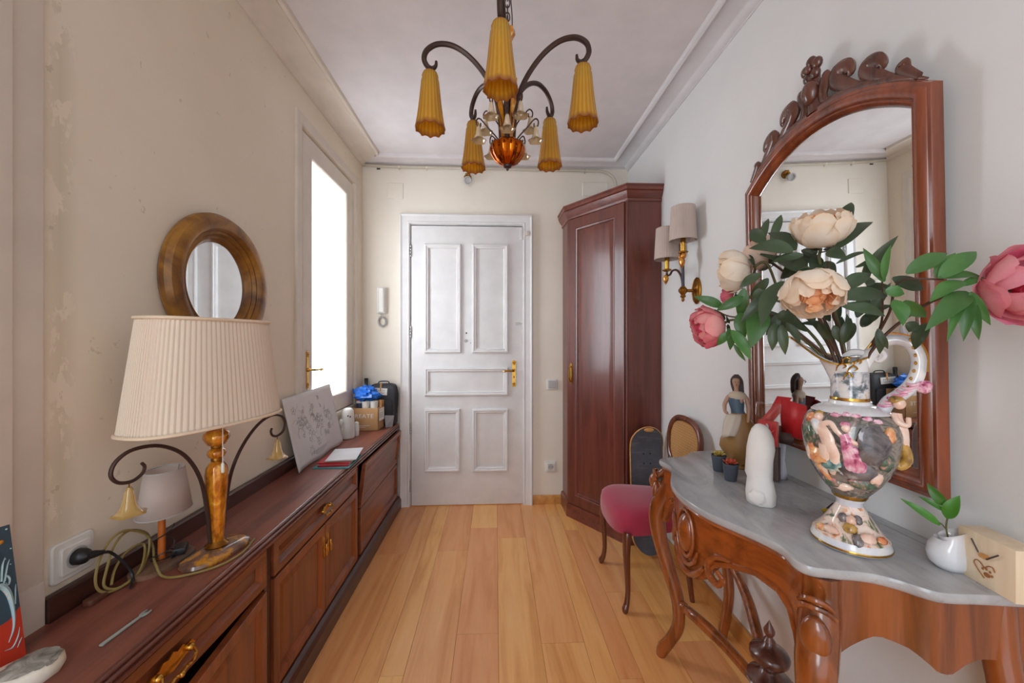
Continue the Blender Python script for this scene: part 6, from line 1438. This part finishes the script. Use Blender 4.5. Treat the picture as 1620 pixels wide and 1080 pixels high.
def shade_mesh():
    mb=MB(); n=96; rows=[];cols=[]
    for i,(r,z) in enumerate(SH+[(.045,-.1835),(.041,-.165),(.036,-.14),(.031,-.10),(.027,-.06)]):
        t=i/9
        for j in range(n):
            th=2*PI*j/n; k=1+.022*cos(20*th)*min(1,t*1.2); wv=.0028*cos(10*th)*(1 if i in (9,10) else .3 if i in(8,11) else 0)
            rows.append((r*k*cos(th),r*k*sin(th),z+wv))
            st=.5+.5*cos(20*th+.3*sin(t*4)); mix=st**2*(.75)
            top=max(0,1-t*3.2)
            A=(.78,.40,.012);B=(.90,.68,.16);Cc=(.60,.22,.012)
            c=[A[q]*(1-mix)+B[q]*mix for q in range(3)]; c=[c[q]*(1-top*.75)+Cc[q]*top*.75 for q in range(3)]
            if i in (9,10): c=[.45,.16,.05]
            cols.append(tuple(c))
    R=len(SH)+5; f=[]
    for i in range(R-1):
        for j in range(n): f.append((i*n+j,i*n+(j+1)%n,(i+1)*n+(j+1)%n,(i+1)*n+j))
    mb.add(rows,f,None,cols); return mb
shade_me=None
ARM=[(.020,1.86),(.023,1.93),(.030,1.99),(.050,2.045),(.085,2.098),(.130,2.140),(.180,2.163),(.228,2.160),(.262,2.135),(.272,2.105),(.262,2.083),(.247,2.078),(.236,2.088),(.234,2.104)]
for k in range(5):
    A=rad(-96+72*k); AM=CMc@RZ(A)
    mb=MB(); q=cr([AM@Vector((r,0,z)) for r,z in ARM],6); mb.tube(q,lerp_list([.0085]*10+[.008,.0075,.006,.004],len(q)),8); arm=obj('curved_arm',mb,M['bronze'],cl)
    hx=.253; mb=MB(); mb.lathe([(.006,2.083),(.010,2.074),(.016,2.068),(.012,2.062)],14,AM@T(hx,0,0)); mb.lathe([(.011,2.06),(.011,2.02),(.008,2.018)],14,AM@T(hx,0,0)); obj('lamp_holder',mb,M['bronze'],arm)
    if shade_me is None:
        shade_me=mesh_of('glass_shade',shade_mesh(),M['streak'],60)
    o=bpy.data.objects.new('glass_shade',shade_me); COL.objects.link(o); o.parent=cl; o.matrix_basis=wm(cl).inverted()@AM@T(hx,0,2.066)@RZ(.3*k)
# central column, glass leaves, bowl
mb=MB(); mb.lathe([(.012,1.83),(.012,2.19),(.017,2.20),(.012,2.212)],14,CMc); obj('column',mb,M['bronze'],cl)
mb=MB(); mb.lathe([(.004,2.212),(.016,2.218),(.025,2.235),(.023,2.252),(.012,2.262),(.005,2.266)],32,CMc,fl=lambda th,t:1+.08*cos(8*th)); obj('amber_finial',mb,M['amber2'],cl)
for k in range(5):
    A=rad(-60+72*k); AM=CMc@RZ(A)
    mb=MB(); mb.loft([[(r,y*w_,z) for y in (-1,-.3,.3,1)]+[(r-.003,y*w_,z) for y in (1,.3,-.3,-1)] for r,w_,z in ((.022,.004,1.86),(.028,.009,1.93),(.040,.010,2.0),(.055,.003,2.06))],AM); obj('amber_leaf',mb,M['amber2'],cl,smooth=50)
fb=lambda th,t:1+.12*abs(cos(5*th))-.08
mb=MB(); mb.lathe([(.008,1.797),(.022,1.801),(.040,1.813),(.052,1.832),(.057,1.850),(.055,1.860),(.053,1.866)],64,CMc,fl=fb,cap=(True,False)); M['bowl']=metal('amber_lustre_bowl',(206,104,24),.12,(150,70,14)); bw=obj('glass_bowl',mb,M['bowl'],cl,solid=.002)
mb=MB(); mb.lathe([(.002,1.780),(.005,1.784),(.005,1.788),(.013,1.792),(.015,1.797),(.010,1.803)],16,CMc); mb.lathe([(.03,1.855),(.03,1.862),(.012,1.866)],16,CMc); obj('bottom_finial',mb,M['bronze'],cl)
bell_me=None
def small_bell(A,r,zt,rs):
    global bell_me
    AM=CMc@RZ(A)
    mb=MB(); q=cr([AM@Vector(p) for p in ((.022,0,zt-.10),(.030,0,zt-.05),(r*.72,0,zt-.012),(r,0,zt+.012),(r+.012,0,zt+.004),(r+.010,0,zt-.012),(r-.001,0,zt-.014),(r-.002,0,zt-.002))],5); mb.tube(q,.0024,6); w_=obj('curled_wire',mb,M['bronze'],cl)
    if bell_me is None:
        b=MB(); bell(b,Matrix.Identity(4),.92,30); bell_me=mesh_of('bell_flower',b,M['palebell'],50)
    o=bpy.data.objects.new('bell_flower',bell_me); COL.objects.link(o); o.parent=cl; o.matrix_basis=wm(cl).inverted()@AM@T(r+.004,0,zt-.013)@RZ(r*40)
for k in range(5): small_bell(rad(-60+72*k),.076,1.985,1)
for k in range(5): small_bell(rad(-92+72*k),.094,1.925,1)
# chain, canopy
mb=MB(); mb.tube([CMc@Vector((0,0,2.266)),CMc@Vector((0,0,2.30))],.003,6); obj('top_loop',mb,M['bronze'],cl)
for k in range(8):
    mb=MB(); R_=CMc@T(0,0,2.295+.0235*k)@RZ(PI/2*(k%2)); mb.tube([R_@Vector((.008*cos(t),0,.016*sin(t))) for t in [2*PI*j/14 for j in range(14)]],.0022,5,closed=True); obj('chain_link',mb,M['bronze'],cl)
mb=MB(); mb.lathe([(.004,2.462),(.02,2.466),(.045,2.480),(.055,2.499)],24,CMc); obj('ceiling_canopy',mb,M['bronze'],cl)
mb=MB(); q=cr([CMc@Vector((.012+.004*sin(k),.004*cos(k*1.3),2.20+.045*k)) for k in range(7)],4); mb.tube(q,.002,5); obj('cable',mb,M['black'],cl)
